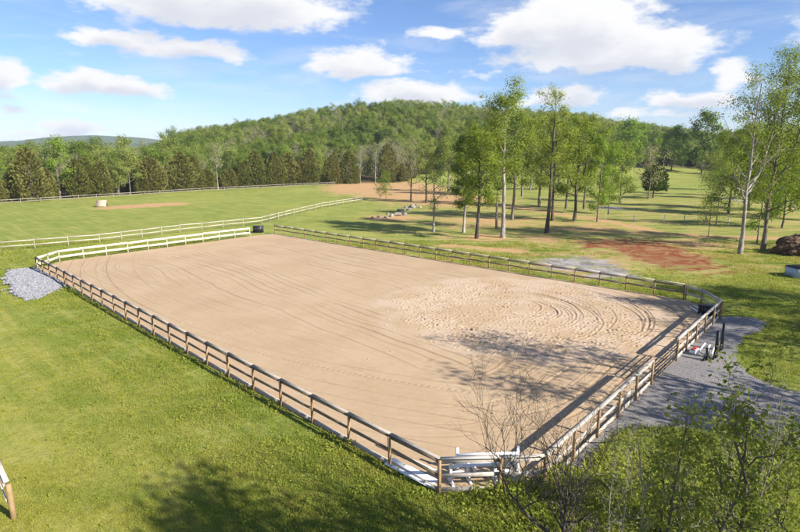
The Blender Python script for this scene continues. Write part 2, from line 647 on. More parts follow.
def mat_stone(name, ca, cb, scale=2.0):
    m, nt = new_mat(name)
    pos = nt.n('ShaderNodeNewGeometry').outputs['Position']
    oi = nt.n('ShaderNodeObjectInfo').outputs['Random']
    n = nt.noise(pos, scale, 5, .7)
    c = nt.mix(nt.math('ADD', nt.math('MULTIPLY', nt.ramp(n, .3, .7), .6), nt.math('MULTIPLY', oi, .4)), ca, cb)
    out(nt, pbsdf(nt, c, .9, .2, bump(nt, nt.noise(pos, scale * 6, 4, .7), .6, .05)))
    return m


M = dict(
    ground=mat_ground(), sand=mat_sand(), road=mat_gravel_road(),
    leaf_light=mat_leaf('leaf_light', (0.170, 0.235, 0.038), (0.300, 0.335, 0.100)),
    leaf_mid=mat_leaf('leaf_mid', (0.115, 0.180, 0.028), (0.205, 0.265, 0.056)),
    leaf_bright=mat_leaf('leaf_bright', (0.150, 0.250, 0.026), (0.235, 0.315, 0.055)),
    leaf_pale=mat_leaf('leaf_pale', (0.245, 0.25, 0.13), (0.36, 0.345, 0.21)),
    leaf_grove=mat_leaf('leaf_grove', (0.175, 0.245, 0.034), (0.300, 0.345, 0.074), .5),
    leaf_near=mat_leaf('leaf_near', (0.120, 0.170, 0.030), (0.265, 0.285, 0.078), .45, 2.0),
    cedar=mat_leaf('cedar_green', (0.125, 0.140, 0.032), (0.215, 0.200, 0.064), .3),
    cedar_dark=mat_leaf('evergreen_dark', (0.045, 0.078, 0.020), (0.088, 0.120, 0.034), .2),
    bark=mat_bark('bark_grey_brown', (0.10, 0.08, 0.06), (0.26, 0.22, 0.18)),
    bark_pale=mat_bark('bark_pale', (0.17, 0.15, 0.125), (0.42, 0.385, 0.335)),
    bark_dark=mat_bark('bark_dark', (0.05, 0.042, 0.035), (0.15, 0.125, 0.10)),
    twig=mat_bark('twig_grey', (0.20, 0.18, 0.15), (0.38, 0.34, 0.29)),
    twig_near=mat_bark('twig_near', (0.05, 0.042, 0.035), (0.15, 0.128, 0.105), 6),
    post=mat_wood('post_wood', (0.20, 0.125, 0.06), (0.36, 0.245, 0.13)),
    rail=mat_wood('rail_wood', (0.34, 0.31, 0.275), (0.52, 0.48, 0.43), .85, .2),
    rail_brown=mat_wood('rail_brown', (0.17, 0.13, 0.095), (0.28, 0.22, 0.165), .85, .2),
    cream=mat_wood('cream_board', (0.50, 0.47, 0.35), (0.66, 0.62, 0.48), .55),
    paddock=mat_wood('paddock_rail', (0.22, 0.195, 0.17), (0.36, 0.32, 0.28)),
    weathered=mat_wood('weathered_board', (0.34, 0.30, 0.26), (0.5, 0.45, 0.40)),
    white=mat_plain('white_paint', (0.80, 0.80, 0.80), .45, .4, 0, .12),
    red=mat_plain('red_paint', (0.45, 0.06, 0.05), .5),
    black=mat_plain('black_plastic', (0.018, 0.018, 0.022), .45, .5, 0, .4),
    gate=mat_plain('gate_metal', (0.030, 0.033, 0.036), .6, .3, .0),
    crate=mat_wood('coop_board', (0.50, 0.37, 0.25), (0.66, 0.52, 0.38)),
    stone=mat_stone('field_stone', (0.13, 0.115, 0.095), (0.34, 0.31, 0.275), 1.6),
    pebble=mat_stone('crushed_stone', (0.13, 0.135, 0.15), (0.37, 0.375, 0.40), 6),
    clod=mat_stone('earth_heap', (0.05, 0.033, 0.022), (0.20, 0.125, 0.08), 3),
    bluegrey=mat_plain('blue_grey_panel', (0.42, 0.48, 0.56), .4, .5),
    tuft=mat_tuft('grass_blade'), tuft_dry=mat_tuft('grass_blade_dry', .55),
    weed=mat_tuft('weed_leaf', 0, ((0.17, 0.215, 0.035), (0.31, 0.32, 0.085))),
)

# ------------------------------------------------------------------ the ground: one sheet to the horizon
def axis(lo, hi, step, far, k):
    a = list(np.arange(lo, hi + 1e-6, step))
    s, v = step, hi
    up = []
    while v < far:
        s *= k
        v += s
        up.append(v)
    s, v = step, lo
    dn = []
    while v > -far:
        s *= k
        v -= s
        dn.append(v)
    return np.array(dn[::-1] + a + up)


gx = axis(-62, 74, 0.6, 9000, 1.07)
gy = axis(6, 150, 0.6, 9000, 1.05)
gy = gy[gy > -400]
X, Y = np.meshgrid(gx, gy)
Z = terrain(X, Y)
edge = seg_dist(X, Y, list(ARENA) + [ARENA[0]])
ins = in_poly(X, Y, ARENA)
away = np.where(ins, 0, sstep((edge - 2.5) / 6))
Z = Z + away * (fbm(X / 7 + 9, Y / 7 + 9, 21) - .5) * .25
Z = Z - np.where(ins, sstep((edge - 0.3) / 0.5) * 0.12, 0)
nx, ny = len(gx), len(gy)
idx = np.arange(nx * ny).reshape(ny, nx)
quads = np.stack([idx[:-1, :-1], idx[:-1, 1:], idx[1:, 1:], idx[1:, :-1]], -1).reshape(-1, 4)
gm = mesh_np('ground', np.stack([X, Y, Z], -1).reshape(-1, 3), [quads], M['ground'], True)


def strip(pts, wid):
    """soft 0..1 band along a line of (px, py) points, half width in metres"""
    q = [P2(*p) for p in pts]
    wid = np.asarray(wid, float)
    if wid.ndim == 0:
        wid = np.full(len(q), float(wid))
    best = np.zeros_like(X)
    for i in range(len(q) - 1):
        (x0, y0), (x1, y1) = q[i], q[i + 1]
        dx, dy = x1 - x0, y1 - y0
        t = np.clip(((X - x0) * dx + (Y - y0) * dy) / (dx * dx + dy * dy + 1e-9), 0, 1)
        d = np.hypot(X - x0 - t * dx, Y - y0 - t * dy)
        ww = wid[i] + (wid[i + 1] - wid[i]) * t
        best = np.maximum(best, np.clip(1 - d / (2 * ww), 0, 1))
    return best


def blob(px, py, rx, ry):
    c = P2(px, py)
    e = P2(px + rx, py)
    f0, f1 = P2(px, py - ry), P2(px, py + ry)
    a = abs(e[0] - c[0])
    b = abs(f0[1] - f1[1]) / 2
    cy_ = (f0[1] + f1[1]) / 2
    d = np.hypot((X - c[0]) / a, (Y - cy_) / b)
    return np.clip(1 - d / 2, 0, 1)


zt = np.maximum(np.maximum(blob(362, 187, 26, 5.0), blob(402, 191, 34, 7)), blob(446, 199, 36, 5)) * 1.6
zt = np.maximum(zt, strip([(455, 201), (530, 209), (600, 220), (660, 233), (720, 237), (830, 239)], [3.6, 2.6, 1.9, 1.6, 1.5, 1.5]) * .85)
zt = np.maximum(zt, strip([(445, 246), (482, 248), (520, 251)], 1.0))
zt = np.maximum(zt, strip([(120, 207.2), (168, 204.2)], 3.6) * 1.5)
zt = np.maximum(zt, blob(395, 218, 26, 3))
zt = np.maximum(zt, np.maximum(blob(490, 222, 60, 7), blob(585, 229, 60, 6)) * .72)
zt = np.maximum(zt, np.maximum(blob(610, 262, 45, 9), blob(690, 244, 50, 6)) * .68)
zt = np.maximum(zt, blob(545, 240, 22, 5) * .8)
zt = np.maximum(zt, blob(485, 238, 30, 4) * .8)
zt = np.maximum(zt, strip([(590, 276), (560, 269), (540, 262)], [1.2, 1.0, .8]) * .85)
zc = np.maximum(blob(664, 256, 30, 11) * 1.4, blob(630, 246, 44, 6) * 1.15)
zc = np.maximum(zc, blob(590, 243, 28, 4) * .7)
zg = np.maximum(blob(575, 264, 34, 7), blob(606, 273, 24, 5))
zg = np.maximum(zg, blob(612, 208, 12, 2))
zg = np.maximum(zg, blob(735, 200, 10, 2) * .7)
wood = np.where(Y > 1, sstep((Y - np.interp(np.clip(400 + FPX * X / np.maximum(Y, 1), -400, 1300), [-400, 0, 60, 130, 200, 300, 345, 400, 430, 530, 640, 700, 740, 1300], [130, 131, 142, 156, 176, 205, 216, 222, 262, 275, 325, 335, 300, 300])) / 6), 0)
zone = np.stack([zt, zc, zg, wood * .9], -1).reshape(-1, 4).astype(np.float32)
ca = gm.color_attributes.new('zone', 'FLOAT_COLOR', 'POINT')
ca.data.foreach_set('color', zone.ravel())
ground = tag(obj('ground', gm), 'green meadow ground with worn earth patches', None, None, 'structure')
ZMASK = np.maximum(np.maximum(zt, zc), zg)


def near_mask(x, y):
    """bare-earth amount at a point, nearest grid vertex"""
    i = np.clip(np.searchsorted(gx, x), 0, nx - 1)
    j = np.clip(np.searchsorted(gy, y), 0, ny - 1)
    return ZMASK[j, i], Z[j, i]


# ------------------------------------------------------------------ arena sand with dragged grooves and hoof prints
uax = (A_ - B_) / np.linalg.norm(A_ - B_)
vax = np.array([-uax[1], uax[0]])
if np.dot(C_ - B_, vax) < 0:
    vax = -vax
loc2 = lambda p: np.array([np.dot(p - B_, uax), np.dot(p - B_, vax)])
AL = np.array([loc2(p) for p in ARENA])
u0, v0 = AL.min(0)
u1, v1 = AL.max(0)
step = 0.055
us = np.arange(u0, u1 + step, step)
vs = np.arange(v0, v1 + step, step)
U, V = np.meshgrid(us, vs)
WX = B_[0] + U * uax[0] + V * vax[0]
WY = B_[1] + U * uax[1] + V * vax[1]
inside = in_poly(U, V, AL)
edged = seg_dist(U, V, list(AL) + [AL[0]])
# concentric drag loops: distance from a rounded rectangle
cu, cv, hu, hv, rr = (u0 + u1) / 2 + 1.0, (v0 + v1) / 2, (u1 - u0) / 2, (v1 - v0) / 2, 11.0
qx = np.abs(U - cu) - hu + rr
qy = np.abs(V - cv) - hv + rr
sdf = np.hypot(np.maximum(qx, 0), np.maximum(qy, 0)) + np.minimum(np.maximum(qx, qy), 0) - rr
dist = -sdf + (fbm(U / 9 + 3, V / 9 + 3, 31) - .5) * 1.6


TRACK_DARK = np.zeros_like(U)  # amount of darker sand colour in furrows, rings, lugs and hoof prints


def grooves(d, sp, seed, depth, wd, amt):
    """ridge-and-furrow lines along the level lines of d; returns height, darkens the sand colour along each furrow"""
    global TRACK_DARK
    ph = d / sp
    k = np.clip(np.floor(ph).astype(int) + 100, 0, 399)
    fr = ph - np.floor(ph)
    g_ = np.random.default_rng(seed)
    amp = g_.random(400)[k] ** 1.3
    off = .3 + .4 * g_.random(400)[k]
    x = (fr - off) * sp / wd
    TRACK_DARK = np.maximum(TRACK_DARK, amt * np.minimum(1, .1 + 1.2 * amp) * np.exp(-(x / 1.2) ** 2))
    return depth * np.minimum(1.0, 1.5 * amt) * (.15 + amp) * (-np.exp(-x ** 2) + .5 * np.exp(-((x - 2.0) / 1.2) ** 2))


m1 = .35 + .9 * sstep((fbm(U / 7 + 20, V / 7, 41) - .35) / .3)
farther = sstep((V - 6) / 12)
spine = 1 - sstep((dist - 6.8) / 2.2)
m1 = m1 * spine
Hs = grooves(dist, .95, 5, .045, .075, np.clip(m1 * (.30 + .85 * farther), 0, 1))
Hs += grooves(dist + 20, .55, 8, .020, .045, np.clip(.75 * m1 * (.35 + .65 * farther), 0, 1)) * spine
Hs += .005 * np.sin(dist * 2 * math.pi / .19) * (fbm(U / 3, V / 3, 44) * 1.4)
Hs += .030 * (fbm(U / 3.5, V / 3.5, 45) - .5) + .010 * (fbm(U / .6, V / .6, 46, 3) - .5)
Hs += grooves(V + 2.4 * (fbm(U / 12 + 2, V / 8 + 8, 48) - .5) + 1.6 * np.sin(U / 11 + .6), .80, 25, .040, .060, np.clip((1 - spine) * (.05 + .80 * fbm(U / 6, V / 6, 49)), 0, 1))
# second family: arcs sweeping the near left quarter
r2 = np.hypot(U - (cu + 2), (V - (v1 + 9)) * 1.25)
Hs += grooves(r2, 1.5, 15, .034, .065, .75 * (1 - farther) * np.clip(m1, 0, 1))
# lunge circle
cc = P2(520, 310)
lc = loc2(cc)
DX, DY = WX - cc[0], WY - cc[1]
r = np.hypot(DX, DY)
rn = r + (fbm(U / 2.5, V / 2.5, 51) - .5) * 2.2
wcirc = sstep((12.3 - rn) / 1.5)
Hs *= (1 - .8 * wcirc)
TRACK_DARK *= (1 - .9 * wcirc)
Hs += wcirc * .017 * (fbm(U / .38, V / .38, 52, 4) - .5)
rg = np.random.default_rng(11)
for k in range(15):
    ox, oy = rg.normal(-.6, .8), rg.normal(0, .7)
    rad = 2.2 + k * .62 + rg.normal(0, .18)
    th0 = rg.normal(-.05, .35)
    span = rg.uniform(.55, 1.15)
    rk = np.hypot(DX - ox, (DY - oy)) + .25 * (fbm(U / 2, V / 2, 60 + k) - .5)
    th = np.arctan2(DY - oy, DX - ox)
    aw = np.exp(-(np.abs((th - th0 + math.pi) % (2 * math.pi) - math.pi) / span) ** 4) * rg.uniform(.45, 1.1)
    for o2 in ((0, rg.uniform(.26, .36)) if k % 2 else (0,)):
        x = (rk - rad - o2) / .06
        TRACK_DARK = np.maximum(TRACK_DARK, .85 * aw * np.exp(-(x / 1.2) ** 2))
        Hs += aw * (-.045 * np.exp(-x * x) + .022 * np.exp(-((x - 2.0) / 1.1) ** 2) + .012 * np.exp(-((x + 2.0) / 1.1) ** 2))
# tyre lugs along one sweep near the front
x = (r2 - np.percentile(r2[inside], 88)) / .10
lug = np.exp(-x * x) * (np.sin(U * 2 * math.pi / .34) > 0) * (U < 30)
Hs -= .02 * lug
TRACK_DARK = np.maximum(TRACK_DARK, .6 * lug)
# hoof prints
npr = 2300
pr = []
while len(pr) < npr:
    a = rg.uniform(0, 2 * math.pi)
    q = rg.normal(7.6, 1.5) if rg.random() < .6 else rg.uniform(1, 10.5)
    if rg.random() < .55 and not (math.cos(a) < .1 or math.sin(a) < -.35):
        continue
    px_, py_ = cc[0] + q * math.cos(a), cc[1] + q * math.sin(a)
    pr.append((np.dot(np.array([px_, py_]) - B_, uax), np.dot(np.array([px_, py_]) - B_, vax)))
for _ in range(60):
    pr.append((rg.uniform(u0 + 2, u1 - 2), rg.uniform(v0 + 1, v1 - 1)))
for (pu, pv) in pr:
    i = int(round((pu - u0) / step))
    j = int(round((pv - v0) / step))
    if 5 < i < len(us) - 6 and 5 < j < len(vs) - 6:
        sl_ = (slice(j - 5, j + 6), slice(i - 5, i + 6))
        du = U[sl_] - pu
        dv = V[sl_] - pv
        e = np.hypot(du, dv) / rg.uniform(.075, .125)
        TRACK_DARK[sl_] = np.maximum(TRACK_DARK[sl_], rg.uniform(0.1, 1.0) * np.exp(-(e / 1.0) ** 2))
        Hs[sl_] += rg.uniform(.4, 1.0) * (-.055 * np.exp(-e ** 2) + .03 * np.exp(-((e - 1.5) / .55) ** 2))
Hs = Hs * sstep(edged / .5) + .055
keep = inside[:-1, :-1] & inside[1:, 1:] & inside[:-1, 1:] & inside[1:, :-1]
iid = np.arange(U.size).reshape(U.shape)
q = np.stack([iid[:-1, :-1], iid[:-1, 1:], iid[1:, 1:], iid[1:, :-1]], -1)[keep]
used = np.unique(q)
remap = np.full(U.size, -1)
remap[used] = np.arange(len(used))
q = remap[q]
if np.cross(np.append(uax, 0), np.append(vax, 0))[2] < 0:
    q = q[:, ::-1]
vv = np.stack([WX.ravel()[used], WY.ravel()[used], Hs.ravel()[used]], -1)
am = mesh_np('riding_arena', vv, [q], M['sand'], True)
chv = (wcirc * sstep((fbm(U / 2.2, V / 2.2, 71) - .30) / .3)).ravel()[used]
at_d = am.attributes.new('track_dark', 'FLOAT', 'POINT')
at_d.data.foreach_set('value', TRACK_DARK.ravel()[used].astype(np.float32))
at_c = am.attributes.new('churn', 'FLOAT', 'POINT')
at_c.data.foreach_set('value', chv.astype(np.float32))
tag(obj('riding_arena_ground', am), 'tan sand riding surface dragged in long curved grooves', None, None, 'structure')
del TRACK_DARK, U, V, WX, WY, Hs, r, r2, rn, dist, sdf, qx, qy, DX, DY, edged, inside, iid

# ------------------------------------------------------------------ gravel drive along the right-hand fence
drive_px = [(558, 478), (593, 441), (631, 405), (649, 386), (674, 361.5), (697, 337.5), (721, 316.5), (738, 317), (756, 318), (768, 323), (760, 332), (745, 337),
            (738, 347), (737, 360), (744, 372), (765, 383), (800, 393), (900, 410), (960, 520), (860, 470), (800, 455), (745, 446), (700, 436), (660, 428), (634, 430), (612, 450), (585, 477)]
dp = [P2(*p) for p in drive_px]
# resample with a ragged edge
dd = []
for i in range(len(dp)):
    a, b = dp[i], dp[(i + 1) % len(dp)]
    n = max(2, int(np.linalg.norm(b - a) / .35))
    for k in range(n):
        p = a + (b - a) * k / n
        j = rng.normal(0, .10, 2) if 6 < i else rng.normal(0, .02, 2)
        dd.append(p + j)
dd = np.array(dd)
import bmesh
bm = bmesh.new()
f = bm.faces.new([bm.verts.new((p[0], p[1], 0)) for p in dd])
bmesh.ops.triangulate(bm, faces=[f])
bmesh.ops.recalc_face_normals(bm, faces=bm.faces)
# keep it on the meadow: subdivide a little and follow the ground
bmesh.ops.subdivide_edges(bm, edges=bm.edges, cuts=3, use_grid_fill=True)
for v in bm.verts:
    _, zz = near_mask(np.array([v.co.x]), np.array([v.co.y]))
    v.co.z = max(float(zz[0]), 0) + .03
for fc in bm.faces:
    if fc.normal.z < 0:
        fc.normal_flip()
me = bpy.data.meshes.new('gravel_drive')
bm.to_mesh(me)
bm.free()
me.materials.append(M['road'])
tag(obj('gravel_drive', me), 'grey gravel drive beside the arena', None, None, 'structure')
DRIVE = dd

# ------------------------------------------------------------------ fences
frng = random.Random(3)


def resample(pts, spacing):
    pts = [np.asarray(p, float) for p in pts]
    res = [pts[0]]
    for a, b in zip(pts[:-1], pts[1:]):
        n = max(1, round(np.linalg.norm(b - a) / spacing))
        for k in range(1, n + 1):
            res.append(a + (b - a) * k / n)
    return res


def fence(name, label, posts, rails, H=1.38, rail_mat='rail', post_mat='post', cap=None, base=None, side=1, round_post=False,
          pw=.105, rail_h=.15, group=None, skip=(), zfun=None, ground_z=True, rail_t=.04):
    """posts: list of xy; rails: heights of rail centres; side: which side of the posts the rails are nailed"""
    c = np.mean(posts, axis=0)
    gz = lambda p: float(terrain(p[0], p[1])) if ground_z else 0.0
    root = thing(name, label, 'fence', (c[0], c[1], gz(c)), 0, group)
    o3 = np.array([c[0], c[1], gz(c)])
    for i, p in enumerate(posts):
        mb = MB()
        z = gz(p)
        lean = np.array([frng.gauss(0, .022), frng.gauss(0, .022), 0])
        d = (posts[min(i + 1, len(posts) - 1)] - posts[max(i - 1, 0)])
        hh = H + frng.uniform(-.03, .05)
        b0 = np.array([p[0], p[1], z - .35]) - o3
        t0 = np.array([p[0], p[1], z + hh]) - o3 + lean * hh
        if round_post:
            mb.tube([b0, b0 * .5 + t0 * .5, t0 - (0, 0, .02), t0], [pw * .56, pw * .54, pw * .52, pw * .40], 10)
        else:
            mb.box(b0, t0, pw, pw, up=(d[0], d[1], 0), bevel=.012)
        mb.build('post', M[post_mat], root)
    for i in range(len(posts) - 1):
        if i in skip:
            continue
        a, b = posts[i], posts[i + 1]
        d = (b - a) / np.linalg.norm(b - a)
        nrm = np.array([-d[1], d[0]]) * side
        off = nrm * (pw / 2 + rail_t / 2 + .002)
        za, zb = gz(a), gz(b)
        for k, h in enumerate(rails):
            ja, jb = frng.gauss(0, .02), frng.gauss(0, .02)
            ga, gb = d * .004, d * .004
            p0 = np.array([*(a + off + ga), za + h + ja]) - o3
            p1 = np.array([*(b + off - gb), zb + h + jb]) - o3
            mid = (p0 + p1) / 2 - np.array([0, 0, frng.uniform(0, .015)])
            mb = MB()
            mb.box(p0, p1, rail_t, rail_h, bevel=.006)
            mb.build('rail', M[rail_mat], root)
        if cap:
            mb = MB()
            o2 = nrm * (.5 * rail_t + .01)
            p0 = np.array([*(a + o2 + d * .004), za + H + .06]) - o3
            p1 = np.array([*(b + o2 - d * .004), zb + H + .06]) - o3
            mb.box(p0, p1, .15, .035, bevel=.006)
            mb.build('cap_board', M[cap], root)
        if base:
            mb = MB()
            p0 = np.array([*(a + off + d * .006), za + .09]) - o3
            p1 = np.array([*(b + off - d * .006), zb + .09]) - o3
            mb.box(p0, p1, rail_t, .26, bevel=.006)
            mb.build('kick_board', M[base], root)
    return root


def side_of(posts):
    """+1 if the arena lies on the left of the line"""
    a, b = np.asarray(posts[0]), np.asarray(posts[-1])
    d = b - a
    c = ARENA.mean(0) - (a + b) / 2
    return 1 if d[0] * c[1] - d[1] * c[0] > 0 else -1


left_posts = resample([B_, A_], 2.56)
fence('board_fence', 'long brown board fence along the grass side of the arena, ending at the stone bed', left_posts, [1.27, .70], rail_mat='rail_brown',
      cap='paddock', base='weathered', side=side_of(left_posts))
near_posts = [B_ + (B2 - B_) * .012, B2, B3]
fence('corner_fence', 'short two bay fence closing the near corner behind the white jumps', near_posts, [1.27, .70], rail_mat='rail', cap='rail', base='weathered', side=side_of(near_posts))
G0, G1 = P2(654, 386), P2(678.8, 362)
dr = (C_ - B3) / np.linalg.norm(C_ - B3)
proj = lambda p: B3 + dr * np.dot(p - B3, dr)
G0, G1 = proj(G0), proj(G1)
ra = resample([B3 + dr * .14, G0], 2.45)
fence('lower_board_fence', 'pale board fence by the gravel drive, from the near corner up to the gate', ra, [1.27, .70], rail_mat='rail', cap='rail', base='rail', side=side_of(ra))
rb = resample([G1, C_], 2.4)
fence('upper_board_fence', 'pale board fence by the gravel drive, from the gate to the far right corner', rb, [1.27, .70], rail_mat='rail', cap='rail', base='rail', side=side_of(rb))
rc = [C_ + (C2 - C_) * .05, C2, K1]
fence('angled_fence', 'two bays of board fence cutting off the far right corner by the drive', rc, [1.27, .70], rail_mat='rail', cap='rail', side=side_of(rc))
rk = resample([K1 + (K0 - K1) / np.linalg.norm(K0 - K1) * .14, K0], 2.45)
fence('back_fence', 'long grey brown board fence along the back of the arena before the tall trees', rk, [1.27, .72], rail_mat='rail_brown', cap='rail', side=side_of(rk))
rw = resample([A_ + (W0 - A_) / np.linalg.norm(W0 - A_) * .14, W0, W1], 2.6)
fence('cream_fence', 'cream two rail board fence on the far left end of the arena', rw, [1.28, .62], rail_mat='cream', post_mat='weathered', side=side_of(rw), rail_h=.25)

# tube gate between the two right-hand runs
gd = (G1 - G0) / np.linalg.norm(G1 - G0)
gl = np.linalg.norm(G1 - G0) - .3
gate = thing('tube_gate', 'dark metal tube gate closing the gap in the fence by the drive', 'gate', (*(G0 + gd * .15), 0), math.atan2(gd[1], gd[0]))
mb = MB()
rad = .18
loop = []
zb, zt_ = .22, 1.32
for (cx, cz, a0) in ((gl - rad, zt_ - rad, 90), (gl - rad, zb + rad, 0), (rad, zb + rad, -90), (rad, zt_ - rad, -180)):
    for k in range(5):
        a = R(a0 - 90 * k / 4)
        loop.append((cx + rad * math.cos(a), 0, cz + rad * math.sin(a)))
loop.append(loop[0])
mb.tube(loop, .038, 8)
mb.build('gate_frame', M['gate'], gate, True)
for k in range(4):
    z = zb + (zt_ - zb) * (k + 1) / 5
    mb = MB()
    mb.tube([(.02, 0, z), (gl - .02, 0, z)], .032, 8)
    mb.build('gate_bar', M['gate'], gate, True)
for k in range(3):
    x_ = gl * (k + 1) / 4
    mb = MB()
    mb.box((x_, .03, zb), (x_, .03, zt_), .04, .012, up=(0, 1, 0))
    mb.build('gate_brace', M['gate'], gate)
mb = MB()
mb.box((gl - .03, 0, .95), (gl + .16, 0, .95), .03, .05)
mb.build('latch', M['gate'], gate)

# meadow fences
ff = resample([P2(-60, 259.5), P2(0, 252), P2(100, 243.2), P2(180, 233), P2(262, 224.2), P2(286, 217.5), P2(322, 208.5), P2(362, 201.5)], 3.4)
fence('rail_fence', 'pale rail fence curving across the meadow behind the cream fence', ff, [1.2, .62], rail_mat='weathered', post_mat='weathered', rail_h=.13, pw=.08, round_post=True)
ft = resample([P2(-30, 207.8), P2(0, 205.4), P2(60, 201.4), P2(130, 197), P2(200, 192.2), P2(300, 187), P2(335, 185.4)], 4.2)
fence('paddock_fence', 'grey rail fence running along the foot of the wooded hill', ft, [1.22, .66], rail_mat='paddock', post_mat='paddock', rail_h=.13, pw=.11, round_post=True)
# corner of another fence at lower left
q0 = P2(14, 519)
qd = np.array([-.995, .10])
qd = (P2(0, 467) * 0 + np.array([at(0, 466, 1.36).x, at(0, 466, 1.36).y]) - q0)
qd /= np.linalg.norm(qd)
fence('paddock_corner_fence', 'end of a post and rail fence on the grass at lower left', [q0, q0 + qd * 2.5, q0 + qd * 5], [1.28, .74], rail_mat='rail', post_mat='post', cap='rail', round_post=True, pw=.17, side=1)
# wire fence posts in the right meadow
wp = [P2(605, 220), P2(634, 221.5), P2(664, 222.5), P2(684, 222.5), P2(705, 223.5), P2(728, 225)]
cw = np.mean(wp, axis=0)
wf = thing('wire_fence', 'thin wire fence on pale posts crossing the meadow right of the grove', 'fence', (cw[0], cw[1], 0))
for p in wp:
    mb = MB()
    mb.tube([(p[0] - cw[0], p[1] - cw[1], -.3), (p[0] - cw[0], p[1] - cw[1], 1.35)], .08, 8)
    mb.build('post', M['weathered'], wf)
for h in (.5, .9, 1.25):
    mb = MB()
    mb.tube([(p[0] - cw[0], p[1] - cw[1], h) for p in wp], .006, 4)
    mb.build('wire', M['gate'], wf)


# ------------------------------------------------------------------ trees
def crown_profile(kind, t):
    if kind == 'round':
        return np.sqrt(np.clip(1 - (2 * t - .85) ** 2 / 1.4, .05, 1))
    if kind == 'cone':
        return np.clip(1.05 - t, .08, 1) ** .8
    if kind == 'vase':
        return .35 + .65 * t - .55 * np.clip(t - .8, 0, 1)
    return np.ones_like(t)


def grow(r, H, r0, base=.35, spread=3.5, nprim=16, nsub=4, ntwig=0, wander=.25, up=.5, prof='round', lean=(0, 0), sides=7, fork=False):
    """branch skeleton: returns (tube list, leaf anchor points)"""
    tubes = []
    anchors = []
    n = 9
    tz = np.linspace(0, 1, n)
    off = np.cumsum(r.normal(0, wander * H / 60, (n, 2)), axis=0)
    off -= off[0]
    trunk = np.stack([off[:, 0] + lean[0] * tz ** 1.5, off[:, 1] + lean[1] * tz ** 1.5, tz * H], -1)
    rad = r0 * (1 - tz) ** .8 + .012 * H / 10
    rad[0] *= 1.35
    tubes.append((trunk, rad, sides))
    trunks = [(trunk, rad)]
    if fork:
        k = 3
        st = trunk[k]
        dirn = np.array([math.cos(fork), math.sin(fork), 0])
        tt = np.linspace(0, 1, 7)
        L = (H - st[2]) * .95
        br = st + dirn * (np.sqrt(tt) * spread * .75)[:, None] + np.array([0, 0, 1.]) * (tt * L)[:, None] + np.cumsum(r.normal(0, .05, (7, 3)), axis=0) * (tt > 0)[:, None]
        rr_ = rad[k] * .75 * (1 - tt) ** .8 + .012 * H / 10
        tubes.append((br, rr_, sides))
        trunks.append((br, rr_))
    ga = r.uniform(0, 6.28)
    for ti, (tr, trr) in enumerate(trunks):
        m = len(tr)
        npm = nprim if ti == 0 else nprim // 2
        for i in range(npm):
            t = base + (0.98 - base) * (i + r.uniform(0, 1)) / npm
            if ti == 1:
                t = .25 + .72 * (i + r.uniform(0, 1)) / npm
            f = t * (m - 1)
            k = min(int(f), m - 2)
            p = tr[k] + (tr[k + 1] - tr[k]) * (f - k)
            tr_r = trr[k] + (trr[k + 1] - trr[k]) * (f - k)
            ga += 2.4 + r.normal(0, .4)
            ct = (p[2] / H - base) / (1 - base)
            L = max(.12 * spread, spread * float(crown_profile(prof, np.clip(ct, 0, 1))) * r.uniform(.65, 1.15))
            e = up + .5 * np.clip(ct, 0, 1) + r.normal(0, .12)
            d = np.array([math.cos(ga) * math.cos(e), math.sin(ga) * math.cos(e), math.sin(e)])
            s = np.linspace(0, 1, 5)
            pts = p + d * (s * L)[:, None] + np.array([0, 0, 1.]) * (s ** 2 * L * r.uniform(-.05, .3))[:, None]
            pts[1:] += r.normal(0, .05 * L, (4, 3)) * np.array([1, 1, .7])
            rb_ = min(tr_r * .6, .035 * L + .01)
            tubes.append((pts, rb_ * (1 - .85 * s), max(4, sides - 2)))
            anchors += [pts[-1], pts[3]]
            for j in range(nsub):
                s0 = r.uniform(.3, .95)
                f2 = s0 * 4
                k2 = min(int(f2), 3)
                p2 = pts[k2] + (pts[k2 + 1] - pts[k2]) * (f2 - k2)
                d2 = d + r.normal(0, .6, 3) + np.array([0, 0, .15])
                d2 /= np.linalg.norm(d2)
                L2 = L * r.uniform(.25, .55)
                s2 = np.linspace(0, 1, 4)
                pp = p2 + d2 * (s2 * L2)[:, None]
                pp[1:] += r.normal(0, .06 * L2, (3, 3))
                tubes.append((pp, rb_ * .42 * (1 - .8 * s2) + .002, max(3, sides - 3)))
                anchors += [pp[-1], pp[2]]
                for q_ in range(ntwig):
                    p3 = pp[r.integers(1, 4)]
                    d3 = d2 + r.normal(0, .6, 3) + np.array([0, 0, .25])
                    d3 /= np.linalg.norm(d3)
                    L3 = L2 * r.uniform(.3, .7)
                    pm = p3 + d3 * L3 * .5 + r.normal(0, .05 * L3, 3)
                    p4 = p3 + d3 * L3
                    tubes.append((np.array([p3, pm, p4]), np.array([.30, .22, .10]) * rb_ * .5 + .0015, 3))
                    anchors.append(p4)
    return tubes, np.array(anchors)


